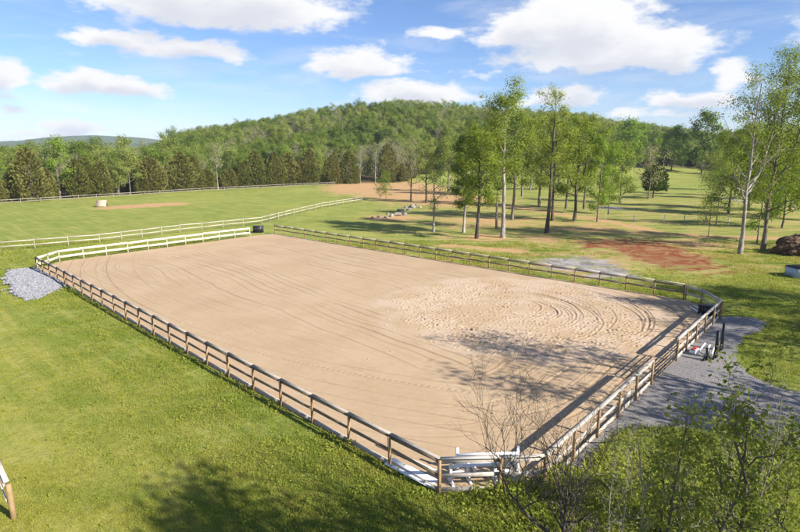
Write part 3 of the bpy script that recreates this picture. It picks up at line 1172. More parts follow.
def tree_meshes(name, r, H, r0, leaf_n=900, leaf_s=.5, clump=.8, leaf_mat='leaf_mid', bark='bark', asp=.65, smooth=True, drop=0.0, **kw):
    tubes, anc = grow(r, H, r0, **kw)
    mb = MB()
    for p, rd, sd in tubes:
        mb.tube(p, rd, sd, cap=False)
    tm = mb.mesh('trunk', M[bark], smooth)
    cm = None
    if leaf_n:
        if drop:
            anc = anc[r.random(len(anc)) > drop]
        an = anc[r.integers(0, len(anc), leaf_n)]
        jit = r.normal(0, 1, (leaf_n, 3))
        c = an + jit * clump * np.array([1, 1, .75])
        o1 = jit / (np.linalg.norm(jit, axis=1, keepdims=True) + 1e-6)
        o2 = c - anc.mean(0)
        o2 = o2 / (np.linalg.norm(o2, axis=1, keepdims=True) + 1e-6)
        lb = MB()
        lb.leaves(c, leaf_s, r, asp=asp, upbias=.3, outward=o1 * .8 + o2 * .6)
        cm = lb.mesh('crown', M[leaf_mat])
    return tm, cm


def cedar_meshes(r, H, W, n=1100, s=.45, mat='cedar', bare=.06):
    mb = MB()
    mb.tube([(0, 0, -.2), (0, 0, H * .5), (0, 0, H * .9)], [.022 * H, .012 * H, .01], 6, False)
    for k in range(16):
        t = r.uniform(.05, .9)
        a = r.uniform(0, 6.28)
        L = W * .5 * (1 - t) ** .7
        mb.tube([(0, 0, t * H), (math.cos(a) * L, math.sin(a) * L, t * H + .25 * L)], [.05, .012], 4, False)
    tm = mb.mesh('trunk', M['bark_dark'], True)
    t = r.random(n) ** 1.25
    a = r.uniform(0, 2 * math.pi, n)
    rad = W * .5 * np.clip((1 - t ** 2.3) ** .65 * np.minimum(1, .72 + t * 1.4), 0.03, 1)
    lump = .55 + .75 * vnoise(a * 1.3 + 30, t * 5, int(r.integers(1000)))
    q = rad * lump * r.random(n) ** .28
    c = np.stack([q * np.cos(a), q * np.sin(a), H * (bare + (1 - bare) * t) + r.normal(0, .12, n)], -1)
    # sprays point up and out
    outd = np.stack([np.cos(a), np.sin(a), np.full(n, 1.1)], -1) + r.normal(0, .35, (n, 3))
    outd /= np.linalg.norm(outd, axis=1, keepdims=True)
    sd = np.cross(outd, r.normal(size=(n, 3)))
    sd /= np.linalg.norm(sd, axis=1, keepdims=True)
    ss = s * (.6 + .8 * r.random((n, 1)))
    v = np.stack([c - outd * ss * .5, c + sd * ss * .32, c + outd * ss * .6, c - sd * ss * .32], 1).reshape(-1, 3)
    lb = MB()
    lb.add(v, np.arange(4 * n).reshape(n, 4))
    return tm, lb.mesh('crown', M[mat])


def put_tree(name, label, tm, cm, loc, rz=0., sc=1., group=None, sxy=None, cat='tree', crown_name='crown', trunk_name='trunk'):
    root = thing(name, label, cat, loc, rz, group)
    root.scale = (sxy or sc, sxy or sc, sc)
    obj(trunk_name, tm, root)
    if cm is not None:
        obj(crown_name, cm, root)
    return root


def recolour(me, mat):
    m2 = me.copy()
    m2.materials.clear()
    m2.materials.append(M[mat])
    return m2


tr = np.random.default_rng(21)
# --- far prototypes, ~14 m tall
far_kinds = {}
base_b = []
for k in range(5):
    base_b.append(tree_meshes('b', tr, 14 + tr.normal(0, .8), .20, leaf_n=3200, leaf_s=.38, clump=.75, leaf_mat='leaf_light', bark='bark', base=.25, spread=3.6 + tr.uniform(0, 1.2), nprim=10, nsub=2, sides=5, prof='round', up=.45))
far_kinds['light'] = base_b
far_kinds['mid'] = [(t, recolour(c, 'leaf_mid')) for t, c in base_b]
far_kinds['bright'] = [(t, recolour(c, 'leaf_bright')) for t, c in base_b[:3]]
far_kinds['pale'] = [tree_meshes('p', tr, 14, .20, leaf_n=800, leaf_s=.36, clump=.7, leaf_mat='leaf_pale', bark='twig', base=.35, spread=3.4, nprim=13, nsub=3, ntwig=1, sides=5, up=.6) for k in range(3)]
far_kinds['bare'] = [tree_meshes('n', tr, 13.5, .22, leaf_n=60, leaf_s=.4, leaf_mat='leaf_pale', bark='bark_pale', base=.3, spread=3.8, nprim=15, nsub=4, ntwig=2, sides=5, up=.7) for k in range(3)]
far_kinds['cedar'] = [cedar_meshes(tr, 9.8 + k * 1.4, 8.2 + .5 * k, 3300, .55, 'cedar', .015) for k in range(4)]
far_kinds['pine'] = [cedar_meshes(tr, 12, 6.8, 2200, .6, 'cedar_dark', .06) for k in range(3)]

FARL = {
    'light': 'round light green spring tree',
    'mid': 'fuller mid green tree',
    'bright': 'vivid bright green tree',
    'pale': 'thin pale tree just budding',
    'bare': 'leafless grey tree with pale trunk',
    'cedar': 'olive brown cedar with dense crown',
    'pine': 'tall dark evergreen',
}
FARN = {'light': 'broadleaf_tree', 'mid': 'broadleaf_tree', 'bright': 'broadleaf_tree', 'pale': 'budding_tree', 'bare': 'bare_tree', 'cedar': 'cedar_tree', 'pine': 'evergreen_tree'}

front_px = np.array([-250, -100, 0, 60, 130, 200, 300, 345, 400, 430, 530, 640, 700, 722, 745, 800, 1000.])
front_d = np.array([110, 122, 133, 144, 158, 178, 207, 218, 225, 266, 280, 330, 338, 330, 250, 190, 190.])
cand = []
# front row, thick with cedars
pxv = -60.0
while pxv < 335:
    d = np.interp(pxv, front_px, front_d) + tr.uniform(.5, 4)
    x = (pxv - 400) / FPX * d
    u = tr.random()
    kind = 'cedar' if u < .68 else ('bright' if u < .80 else ('pine' if u < .84 else ('pale' if u < .90 else 'light')))
    cand.append((x, d, kind, tr.uniform(.55, 1.2)))
    pxv += tr.uniform(3.0, 5.0) / d * FPX
pxv = 335.0
while pxv < 860:
    d = np.interp(pxv, front_px, front_d) + tr.uniform(0, 8)
    x = (pxv - 400) / FPX * d
    u = tr.random()
    kind = 'mid' if u < .38 else ('light' if u < .68 else ('pine' if u < .78 else ('bright' if u < .9 else 'pale')))
    if pxv < 440:
        kind = 'pine' if u < .35 else ('cedar' if u < .6 else ('bare' if u < .85 else 'pale'))
    cand.append((x, d, kind, tr.uniform(.75, 1.15)))
    pxv += tr.uniform(3.5, 7.) / d * FPX
n_front = len(cand)
# the wood behind, filling the ridge
sp = 4.9
for yy in np.arange(115, 500, sp):
    for xx in np.arange(-1.0 * yy, 1.0 * yy, sp):
        x = xx + tr.uniform(-.45, .45) * sp
        y = yy + tr.uniform(-.45, .45) * sp
        px = 400 + FPX * x / y
        if not (-120 < px < 920):
            continue
        if y < np.interp(px, front_px, front_d) + 4.5:
            continue
        dcr = np.interp(px, _pxs, _dc)
        if y > dcr + 18:
            continue
        if y > 330 and px < 140 and tr.random() < .6:
            continue
        patch = float(fbm(np.array(x / 28. + 40), np.array(y / 40. + 40), 77, 3))
        u = tr.random()
        if patch > .60:
            kind = 'pine' if u < .4 else ('cedar' if u < .5 else 'mid')
        elif patch < .40:
            kind = 'pale' if u < .38 else ('bare' if u < .6 else 'light')
        else:
            kind = 'light' if u < .50 else ('mid' if u < .62 else ('pale' if u < .78 else ('bare' if u < .85 else ('bright' if u < .95 else 'pine'))))
        sc = tr.uniform(.52, .98)
        if px < 190:
            sc *= .95 if tr.random() < .95 else 1.25
        if px < 345 and y < np.interp(px, front_px, front_d) + 12:
            sc *= .8
        cand.append((x, y, kind, sc))
for p in [(130, 196), (165, 194.5), (15, 203), (210, 192)]:
    pass
order = list(range(n_front)) + sorted(range(n_front, len(cand)), key=lambda i: cand[i][1] - np.interp(400 + FPX * cand[i][0] / cand[i][1], front_px, front_d) + .35 * cand[i][1])
NIND = 235
for i in order[:NIND]:
    x, y, kind, sc = cand[i]
    t, c = far_kinds[kind][tr.integers(len(far_kinds[kind]))]
    px = 400 + FPX * x / y
    if px < 335:
        where = ' in the front row behind the left meadow' if i < n_front else ' inside the wood behind the left meadow'
    elif px < 560:
        where = ' at the wood edge behind the grove' if i < n_front else ' in the wood behind the grove'
    else:
        where = ' edging the far right meadow' if i < n_front else ' in the wood beyond the right meadow'
    put_tree(FARN[kind], FARL[kind] + where, t, c, (x, y, float(terrain(x, y)) - .15), tr.uniform(0, 6.28), sc, 'trees along the wood edge', sc * tr.uniform(.85, 1.12))


# --- the rest of the wood on the ridge: one object, instanced
def scatter(name, pts, scl, rot, idx, kit, label):
    me = bpy.data.meshes.new(name)
    me.vertices.add(len(pts))
    me.vertices.foreach_set('co', np.asarray(pts, np.float32).ravel())
    for nm, ty, arr in (('scl', 'FLOAT', scl), ('rot', 'FLOAT', rot), ('idx', 'INT', idx)):
        a = me.attributes.new(nm, ty, 'POINT')
        a.data.foreach_set('value', np.asarray(arr, np.float32 if ty == 'FLOAT' else np.int32))
    o = obj(name, me)
    tag(o, label, None, None, 'stuff')
    ng = bpy.data.node_groups.new(name + '_scatter', 'GeometryNodeTree')
    ng.interface.new_socket('Geometry', in_out='INPUT', socket_type='NodeSocketGeometry')
    ng.interface.new_socket('Geometry', in_out='OUTPUT', socket_type='NodeSocketGeometry')
    N = ng.nodes
    L = ng.links
    gi = N.new('NodeGroupInput')
    go = N.new('NodeGroupOutput')
    iop = N.new('GeometryNodeInstanceOnPoints')
    ci = N.new('GeometryNodeCollectionInfo')
    ci.inputs['Collection'].default_value = kit
    ci.inputs['Separate Children'].default_value = True
    ci.inputs['Reset Children'].default_value = True

    def attr(nm, ty):
        a = N.new('GeometryNodeInputNamedAttribute')
        a.data_type = ty
        a.inputs['Name'].default_value = nm
        return a.outputs['Attribute']
    cx = N.new('ShaderNodeCombineXYZ')
    L.new(attr('rot', 'FLOAT'), cx.inputs[2])
    L.new(gi.outputs[0], iop.inputs['Points'])
    L.new(ci.outputs[0], iop.inputs['Instance'])
    iop.inputs['Pick Instance'].default_value = True
    L.new(attr('idx', 'INT'), iop.inputs['Instance Index'])
    L.new(cx.outputs[0], iop.inputs['Rotation'])
    L.new(attr('scl', 'FLOAT'), iop.inputs['Scale'])
    L.new(iop.outputs[0], go.inputs[0])
    md = o.modifiers.new('scatter', 'NODES')
    md.node_group = ng
    return o


def kit_from(name, meshes):
    c = bpy.data.collections.new(name)
    for i, m in enumerate(meshes):
        o = bpy.data.objects.new('%s_%02d' % (name, i), m)
        c.objects.link(o)
    return c


def merged(a, b):
    """trunk and crown as one mesh for the mass of the wood"""
    va = np.empty(len(a.vertices) * 3, np.float32)
    a.vertices.foreach_get('co', va)
    vb = np.empty(len(b.vertices) * 3, np.float32)
    b.vertices.foreach_get('co', vb)
    fa = np.array([p.vertices[:] for p in a.polygons if len(p.vertices) == 4])
    fb = np.array([p.vertices[:] for p in b.polygons]) + len(va) // 3
    m = mesh_np('woodland_tree', np.vstack([va.reshape(-1, 3), vb.reshape(-1, 3)]), [fa, fb])
    m.materials.append(a.materials[0])
    m.materials.append(b.materials[0])
    mi = np.zeros(len(m.polygons), np.int32)
    mi[len(fa):] = 1
    m.polygons.foreach_set('material_index', mi)
    return m


kit_meshes = []
kit_idx = {}
for kind, lst in far_kinds.items():
    kit_idx[kind] = []
    for t, c in lst:
        kit_idx[kind].append(len(kit_meshes))
        kit_meshes.append(merged(t, c))
fk = kit_from('woodland_kit', kit_meshes)
rest = order[NIND:]
fp = np.array([(cand[i][0], cand[i][1], float(terrain(cand[i][0], cand[i][1])) - .2) for i in rest])
scatter('woodland', fp, [cand[i][3] for i in rest], tr.uniform(0, 6.28, len(rest)),
        [kit_idx[cand[i][2]][tr.integers(len(kit_idx[cand[i][2]]))] for i in rest], fk, 'spring woodland covering the ridge behind the meadow')

# --- the grove and other trees of their own: (base px, base py, top py, kind, crown base frac, spread m, leaves, label)
gt = np.random.default_rng(33)


def own_tree(px, py, top, label, bark='bark', leaf='leaf_grove', base=.4, spread=2.6, leaves=2600, leaf_s=.30, clump=.45, depth=None, name='grove_tree', group='trees of the middle grove', r0=None, **kw):
    p = at(px, py) if depth is None else Vector(((px - 400) / FPX * depth, depth, 0))
    D = p.y
    H = max(3., (CAMH + D * (HORIZON - top) / FPX) * .89)
    r0 = r0 or (.012 * H + .03)
    kw.setdefault('nprim', 15)
    kw.setdefault('nsub', 3)
    kw.setdefault('sides', 7)
    kw.setdefault('up', .35)
    leaves = int(leaves * (3.1 if leaf_s < .5 else 1.8))
    base = max(.12, base - .07)
    leaf_s *= .74 if leaf_s < .5 else 1
    spread *= 1.14
    clump *= 1.1
    t, c = tree_meshes(name, gt, H, r0, leaf_n=leaves, leaf_s=leaf_s, clump=clump, leaf_mat=leaf, bark=bark, base=base, spread=spread, **kw)
    return put_tree(name, label, t, c, (p.x, p.y, float(terrain(p.x, p.y)) - .12), gt.uniform(0, 6.28) if not kw.get('fork') else 0, 1.0, group)


own_tree(411, 201, 138, 'grey nearly leafless tree behind the rock heap', 'bark', 'leaf_pale', .3, 4.6, 350, .3, nprim=18, ntwig=2, name='bare_tree', up=.6)
own_tree(426, 203, 136, 'thin sparse tree right of the leafless tree behind the rock heap', 'bark_dark', 'leaf_light', .35, 3.2, 900, .3, drop=.3)
own_tree(433.5, 232, 143, 'slender pale trunked tree at the left front of the grove, thinly leaved', 'bark_pale', 'leaf_light', .35, 1.7, 650, .24, drop=.4, r0=.17, nprim=12)
own_tree(463.5, 233, 128, 'tree with a dense deep green hanging crown on a pale trunk in the grove', 'bark_pale', 'leaf_mid', .36, 2.5, 4200, .28, .42, nprim=20, up=.1, r0=.2)
own_tree(476.7, 238.5, 118, 'dark trunked leafy tree just left of the tallest pale trunk', 'bark_dark', 'leaf_grove', .36, 3.0, 3200, .28, .5, r0=.24)
own_tree(496.6, 229, 112, 'thin grey tree touching the tallest pale trunk on its left', 'bark', 'leaf_mid', .4, 2.4, 2000, .28, .45, r0=.17)
own_tree(502.6, 237.5, 84, 'tallest tree of the grove with a straight whitish trunk and high crown', 'bark_pale', 'leaf_grove', .52, 3.6, 3600, .30, .5, nprim=18, r0=.30, up=.4)
own_tree(512, 220, 108, 'mid green tree just right of the tallest pale trunk', 'bark', 'leaf_mid', .38, 3.0, 2800, .32, .55)
own_tree(522, 196, 124, 'leafy tree deep in the grove beside the track', 'bark', 'leaf_grove', .3, 4.0, 2400, .42, .7)
own_tree(539, 207, 116, 'leafy tree with a thin trunk behind the dark leaning trunk', 'bark', 'leaf_light', .3, 3.8, 2600, .38, .6)
own_tree(546.6, 233, 78, 'very tall dark trunked tree with a thin leafless top', 'bark_dark', 'leaf_grove', .42, 3.0, 1700, .28, .4, nprim=20, ntwig=1, r0=.27, up=.5, drop=.35)
own_tree(552, 221, 112, 'dark trunk standing close behind the very tall dark tree', 'bark_dark', 'leaf_grove', .35, 3.2, 2600, .32, .5)
own_tree(574, 221, 114, 'forked leafy tree in the right half of the grove', 'bark_dark', 'leaf_grove', .3, 4.2, 3600, .32, .55, fork=.4, r0=.26)
own_tree(566, 209, 120, 'slim leafy tree behind the forked grove tree', 'bark', 'leaf_light', .3, 3.4, 2200, .36, .55)
own_tree(584, 209, 122, 'slim grey tree right behind the forked grove tree', 'bark', 'leaf_mid', .3, 3.2, 2200, .36, .55)
own_tree(597, 222, 130, 'thin young tree leafed almost to the ground at the grove right side', 'bark', 'leaf_bright', .18, 2.4, 2200, .28, .4, r0=.12)
own_tree(608.5, 214, 138, 'rightmost light green young tree of the grove', 'bark', 'leaf_bright', .15, 2.8, 2200, .32, .5, r0=.12)
own_tree(620, 203, 142, 'low bushy green tree past the right end of the grove', 'bark', 'leaf_light', .15, 3.4, 2200, .4, .6)
own_tree(530, 190, 128, 'leafy tree at the back of the grove near the far meadow', 'bark', 'leaf_mid', .25, 4.2, 2200, .45, .7)
own_tree(558, 190, 130, 'light green tree at the back of the grove', 'bark', 'leaf_light', .25, 4.2, 2200, .45, .7)
own_tree(448, 192, 135, 'light green tree at the left back of the grove', 'bark', 'leaf_light', .3, 4.2, 1800, .42, .7)
own_tree(486, 196, 130, 'broad mid green tree between the pale trunks at the back', 'bark', 'leaf_mid', .28, 4.5, 2400, .42, .7)
own_tree(471, 205, 128, 'slim leafy tree behind the dense dark crown', 'bark', 'leaf_grove', .3, 3.2, 2200, .36, .55)
own_tree(386, 199, 170, 'small thin young tree with bright leaves above the rock heap', 'bark', 'leaf_bright', .2, 1.7, 500, .28, .4, r0=.06, name='sapling', group=None)
own_tree(380, 199, 176, 'tiny sapling at the left above the rock heap', 'bark', 'leaf_bright', .2, 1.3, 300, .26, .35, r0=.05, name='sapling', group=None)
own_tree(440, 181, 165, 'small dark bush on the dirt bank', 'bark', 'cedar_dark', .05, 1.6, 700, .35, .5, name='bush', group=None)
# lone evergreen in the right meadow
p = at(653, 198)
t, c = cedar_meshes(gt, 12.3 + p.y * (HORIZON - 162) / FPX, 7.4, 2600, .5, 'cedar_dark', .22)
put_tree('cedar_tree', 'lone dark round cedar on a bare trunk in the right meadow', t, c, (p.x, p.y, 0), 0, 1, None)
own_tree(648, 199, 145, 'pale thin tree standing directly behind the lone cedar', 'bark', 'leaf_pale', .3, 3.6, 700, .4, .7, name='budding_tree', group=None)
own_tree(697, 172, 118, 'big dark crowned tree at the far edge of the right meadow', 'bark', 'leaf_mid', .25, 9, 2600, 1.0, 1.4, depth=310, name='meadow_tree', group=None)
own_tree(626, 170, 128, 'light green broad tree at the far meadow edge, left of the big dark one', 'bark', 'leaf_bright', .2, 8, 2400, .9, 1.3, depth=300, name='meadow_tree', group=None)
own_tree(667, 172, 130, 'vivid green rounded tree in the gap of the far meadow edge', 'bark', 'leaf_bright', .15, 7, 2200, .9, 1.2, depth=318, name='meadow_tree', group=None)
# the pair by the red earth and the growth behind
own_tree(740, 253.5, 62, 'forked pale trunked tree by the red earth, the left of the right-hand pair', 'bark_pale', 'leaf_grove', .36, 4.2, 1500, .24, .40, nprim=19, ntwig=2, r0=.225, fork=.25, drop=.45, up=.6, name='forked_tree', group=None)
own_tree(763, 250, 54, 'leafy tree with a straight grey trunk right of the forked tree', 'bark', 'leaf_grove', .28, 4.6, 8500, .25, .55, nprim=26, ntwig=0, r0=.23, fork=.1, up=.5, name='tall_tree', group=None)
own_tree(806, 246, 66, 'leafy tree at the right edge of the picture behind the earth heap', 'bark', 'leaf_grove', .25, 4.8, 8000, .26, .55, nprim=24, r0=.24, name='tall_tree', group=None)
own_tree(757, 243, 150, 'thin young tree with fresh leaves between the two right-hand trunks', 'bark', 'leaf_bright', .2, 2.2, 900, .24, .4, r0=.08, name='sapling', group=None)
own_tree(708, 237, 168, 'airy sapling left of the forked tree', 'bark', 'leaf_bright', .15, 2.0, 420, .22, .4, r0=.05, name='sapling', group=None)
own_tree(716, 226, 150, 'leaning young tree behind the airy sapling', 'bark', 'leaf_light', .25, 2.8, 900, .28, .5, r0=.09, name='sapling', group=None)
for k, (px, py, top, lf, lb) in enumerate([(728, 214, 128, 'leaf_mid', 'mid green tree behind the forked tree'), (748, 210, 122, 'leaf_grove', 'leafy tree seen between the right-hand pair of trunks'),
                                       (772, 216, 124, 'leaf_mid', 'bushy tree behind the straight grey trunk'), (790, 211, 118, 'leaf_grove', 'spreading leafy tree far right behind the earth heap'),
                                       (812, 220, 118, 'leaf_mid', 'green tree cut by the right edge of the picture'), (735, 196, 126, 'leaf_bright', 'bright green tree far behind the forked tree'),
                                       (782, 228, 160, 'leaf_bright', 'low bright young tree between the straight trunk and the right edge'), (765, 200, 120, 'leaf_mid', 'deep green tree far behind the right-hand pair'),
                                       (720, 190, 128, 'leaf_light', 'light green tree at the left of the right-hand thicket')]):
    own_tree(px, py, top, lb, 'bark', lf, .12, 4.0, 3000, .38, .6, name='thicket_tree', group='trees of the right hand thicket')

# trees beyond the right edge and behind the viewer: only their shade is seen
for (x, y, H, sp_, n_, lb) in [(23.8, 15.8, 14.5, 3.2, 650, 'thin leaved tree beside the drive outside the right edge'),
                               (29.2, 18.6, 17, 4.2, 1700, 'tall leafy tree beyond the drive outside the right edge'),
                               (30, 14.0, 11.5, 3.4, 1900, 'small airy tree outside the lower right edge'),
                               (41.5, 29.5, 14, 4.4, 5200, 'leafy tree outside the right edge shading the drive end'),
                               (48.5, 33.5, 15, 4.8, 5200, 'leafy tree outside the right edge shading the meadow'),
                               (38, 25.0, 12.5, 3.6, 1500, 'tree outside the right edge above the grass island'),
                               (13.6, 3.4, 15.5, 3.6, 3000, 'open branched tree behind the viewer shading the near grass')]:
    t, c = tree_meshes('shade_tree', gt, H, .25, leaf_n=int(n_ * 1.7), leaf_s=.26, clump=.6, leaf_mat='leaf_grove', bark='bark', base=.35, spread=sp_, nprim=16, nsub=3, sides=6)
    put_tree('shade_tree', lb, t, c, (x, y, -.1), gt.uniform(0, 6), 1, None)

# --- foreground growth at lower right
ft_ = np.random.default_rng(52)


def near_tree(px, py, top, label, name, r0, leaves, leaf_s, clump, base, spread, leaf='leaf_near', bark='twig_near', group=None, sc=None, **kw):
    p = at(px, py)
    dep = math.atan((top - 266) / FPX) + PITCH
    H = CAMH - p.y * math.tan(dep)
    zc_ = .6 * H
    p.x = (px - 400) / FPX * (p.y * math.cos(PITCH) + (CAMH - zc_) * math.sin(PITCH))
    t, c = tree_meshes(name, ft_, H, r0, leaf_n=leaves, leaf_s=leaf_s, clump=clump, leaf_mat=leaf, bark=bark, base=base, spread=spread, **kw)
    cat = 'shrub' if 'shrub' in name else 'tree'
    return put_tree(name, label, t, c, (p.x, p.y, -.05), ft_.uniform(0, 6.28), 1, group, cat=cat, crown_name='foliage')


near_tree(566, 582, 478, 'leafless dark branched tree in the foreground before the near corner', 'bare_tree', .095, 40, .07, .10, .16, 3.1, nprim=26, nsub=7, ntwig=4, up=.72, fork=2.2, prof='vase', wander=.5, sides=7)
near_tree(664, 690, 404, 'upright leafy sapling in the foreground, first right of the bare tree', 'young_tree', .045, 1000, .10, .17, .14, 1.0, nprim=20, nsub=4, ntwig=1, up=.6, prof='round', wander=.6, sides=6)
near_tree(706, 700, 404, 'leafy young tree in the middle of the foreground growth', 'young_tree', .05, 1500, .095, .16, .12, 1.1, nprim=22, nsub=4, ntwig=1, up=.6, prof='round', wander=.6, sides=6)
near_tree(772, 690, 402, 'crooked dark stemmed tree with scattered leaf tufts at lower right', 'crooked_tree', .085, 1500, .10, .16, .38, 1.7, nprim=15, nsub=4, ntwig=2, up=.5, prof='vase', wander=1.5, sides=7, drop=.3, bark='bark_dark')
near_tree(818, 690, 402, 'leafy tree cut off by the lower right edge', 'young_tree', .06, 1500, .10, .2, .15, 1.6, nprim=18, nsub=4, ntwig=1, up=.55, wander=.7, sides=6, drop=.2)
near_tree(630, 600, 446, 'thin leafless shrub between the bare tree and the sapling', 'bare_shrub', .022, 260, .08, .1, .08, 1.1, nprim=20, nsub=5, ntwig=2, up=.8, prof='vase', wander=.8, sides=5, bark='twig')
near_tree(612, 545, 452, 'low twiggy shrub at the foot of the bare tree', 'bare_shrub', .02, 300, .08, .1, .06, 1.0, nprim=18, nsub=4, ntwig=2, up=.8, prof='vase', wander=.8, sides=5, bark='twig')
near_tree(735, 600, 436, 'low twiggy shrub with small leaves before the drive', 'bare_shrub', .022, 900, .10, .14, .05, 1.2, nprim=18, nsub=4, ntwig=2, up=.7, prof='vase', wander=.8, sides=5, bark='twig')
near_tree(686, 545, 440, 'leafy low shrub between the two young trees', 'leafy_shrub', .025, 1400, .11, .18, .03, 1.1, nprim=18, nsub=4, up=.6, wander=.8, sides=5)
near_tree(664, 545, 466, 'leafy low shrub at the foot of the upright sapling', 'leafy_shrub', .02, 1100, .10, .16, .03, .9, nprim=16, nsub=4, up=.6, wander=.8, sides=5)
near_tree(762, 540, 446, 'leafy low shrub under the crooked tree', 'leafy_shrub', .02, 1400, .11, .18, .03, 1.1, nprim=16, nsub=4, up=.6, wander=.8, sides=5)
near_tree(718, 556, 430, 'dense leafy shrub right of the middle young tree', 'leafy_shrub', .02, 1500, .11, .2, .03, 1.2, nprim=18, nsub=4, up=.6, wander=.8, sides=5)
near_tree(790, 556, 434, 'dense leafy shrub at the lower right edge', 'leafy_shrub', .02, 1500, .11, .2, .03, 1.2, nprim=18, nsub=4, up=.6, wander=.8, sides=5)
near_tree(648, 660, 430, 'tall thin leafless shrub just left of the upright sapling', 'bare_shrub', .02, 120, .07, .1, .10, 1.2, nprim=22, nsub=5, ntwig=3, up=.8, prof='vase', wander=.9, sides=5, bark='twig')
near_tree(690, 660, 424, 'tall grey leafless shrub between the two young trees', 'bare_shrub', .02, 160, .07, .1, .10, 1.3, nprim=22, nsub=5, ntwig=3, up=.8, prof='vase', wander=.9, sides=5, bark='twig')
near_tree(745, 660, 418, 'pale twiggy shrub behind the crooked stem', 'bare_shrub', .02, 160, .07, .1, .10, 1.3, nprim=22, nsub=5, ntwig=3, up=.8, prof='vase', wander=.9, sides=5, bark='twig')
near_tree(792, 660, 408, 'pale leafless shrub at the lower right edge', 'bare_shrub', .02, 100, .07, .1, .10, 1.3, nprim=22, nsub=5, ntwig=3, up=.8, prof='vase', wander=.9, sides=5, bark='twig')
near_tree(530, 560, 478, 'small leafless shrub left of the bare tree', 'bare_shrub', .016, 60, .07, .08, .06, .8, nprim=14, nsub=4, ntwig=2, up=.8, prof='vase', wander=.8, sides=5)

# ------------------------------------------------------------------ grass blades near the viewer
def tuft_mesh(r, n, h, spread, wid, mat, bend=.4):
    mb = MB()
    V_ = []
    T_ = []
    for k in range(n):
        a = r.uniform(0, 6.28)
        b = np.array([r.normal(0, spread), r.normal(0, spread), -.01])
        hh = h * r.uniform(.5, 1.2)
        d = np.array([math.cos(a), math.sin(a), 0]) * hh * r.uniform(.2, 1) * bend
        s = np.array([-math.sin(a), math.cos(a), 0]) * wid * r.uniform(.7, 1.3)
        m_ = b + d * .35 + np.array([0, 0, hh * .6])
        t_ = b + d + np.array([0, 0, hh * .95])
        i = len(V_)
        V_ += [b - s, b + s, m_ + s * .8, m_ - s * .8, t_]
        mb.q.append(np.array([[i, i + 1, i + 2, i + 3]]))
        T_.append((i + 3, i + 2, i + 4))
    mb.v = [np.array(V_)]
    mb.t = [np.array(T_)]
    mb.n = len(V_)
    return mb.mesh('tuft', M[mat])


gr = np.random.default_rng(5)
gk = [tuft_mesh(gr, 14, .07, .12, .012, 'tuft', 1.5) for _ in range(4)] + [tuft_mesh(gr, 14, .11, .10, .012, 'tuft', 1.2) for _ in range(2)] + [tuft_mesh(gr, 12, .08, .11, .011, 'tuft_dry', 1.5)]


def weed_mesh(r, n, h, s):
    mb = MB()
    c = np.stack([r.normal(0, .16, n), r.normal(0, .16, n), np.abs(r.normal(0, .5, n)) * h], -1)
    mb.leaves(c, s, r, asp=.6, upbias=.6)
    return mb.mesh('weed', M['weed'])


gk += [weed_mesh(gr, 30, .22, .085) for _ in range(3)]
gk += [tuft_mesh(gr, 20, .30, .10, .012, 'tuft', .9) for _ in range(2)]
kit = kit_from('grass_kit', gk)
n = 260000
d = 13 + (75 - 13) * gr.random(n) ** 2.0
px = gr.uniform(-90, 890, n)
x = (px - 400) / FPX * d * 1.0
x = x * 1.03
y = d
keep = ~in_poly(x, y, ARENA) & ~in_poly(x, y, DRIVE)
ed = seg_dist(x, y, list(ARENA) + [ARENA[0]])
zmk, zg_ = near_mask(x, y)
keep &= (gr.random(n) > zmk * 1.9) & (ed > .12)
# stone bed at the left corner stays clear
SB = np.array([P2(*p) for p in [(37, 268), (10, 270), (6, 282), (14, 294), (30, 301), (62, 289), (64, 286)]])
keep &= ~in_poly(x, y, SB)
cl = fbm(x / 2.2 + 30, y / 2.2 + 30, 91, 3)
keep &= gr.random(n) < np.clip((cl - .15) * 2.6, .40, 1)
x, y, d, zg_, cl = x[keep], y[keep], d[keep], zg_[keep], cl[keep]
rough = sstep((x - 2.0) / 3) * sstep((24 - y) / 2)     # rank growth in front of the drive
foot = (seg_dist(x, y, list(ARENA) + [ARENA[0]]) < .5)
ix = gr.integers(0, 7, len(x))
ix = np.where(gr.random(len(x)) < .02, gr.integers(7, 10, len(x)), ix)
ix = np.where((gr.random(len(x)) < .65 * rough), gr.integers(7, 12, len(x)), ix)
sc = gr.uniform(.55, 1.05, len(x)) * (1 + .5 * rough) * (1 + np.clip((d - 25) / 60, 0, .6)) * (.75 + .6 * cl)
dlane = -((x - B_[0]) * vaxis[0] + (y - B_[1]) * vaxis[1])
sc *= 1 - .45 * sstep((dlane + 6 * (cl - .5) - 2) / 8)
sc = np.where(foot, sc * 1.3, sc)
tag(scatter('grass', np.stack([x, y, zg_], -1), sc, gr.uniform(0, 6.28, len(x)), ix, kit, 'short meadow grass and weeds around the arena'), kind='stuff')

# ------------------------------------------------------------------ crushed stone bed at the left corner
mb_list = []
for k in range(5):
    ico = bmesh.new()
    bmesh.ops.create_icosphere(ico, subdivisions=1, radius=.5)
    for v in ico.verts:
        v.co *= gr.uniform(.7, 1.2)
        v.co.z *= .7
    m_ = bpy.data.meshes.new('stone')
    ico.to_mesh(m_)
    ico.free()
    m_.materials.append(M['pebble'])
    mb_list.append(m_)
sk = kit_from('stone_kit', mb_list)
bx0, by0 = SB.min(0)
bx1, by1 = SB.max(0)
sx = gr.uniform(bx0 - .5, bx1 + .5, 26000)
sy = gr.uniform(by0 - .5, by1 + .5, 26000)
wv_ = (fbm(sx / .5, sy / .5, 95) - .5) * 1.1 + gr.normal(0, .13, len(sx))
ok = in_poly(sx + wv_, sy + wv_ * .6, SB) & ~in_poly(sx, sy, ARENA)
sx, sy = sx[ok], sy[ok]
bc = SB.mean(0)
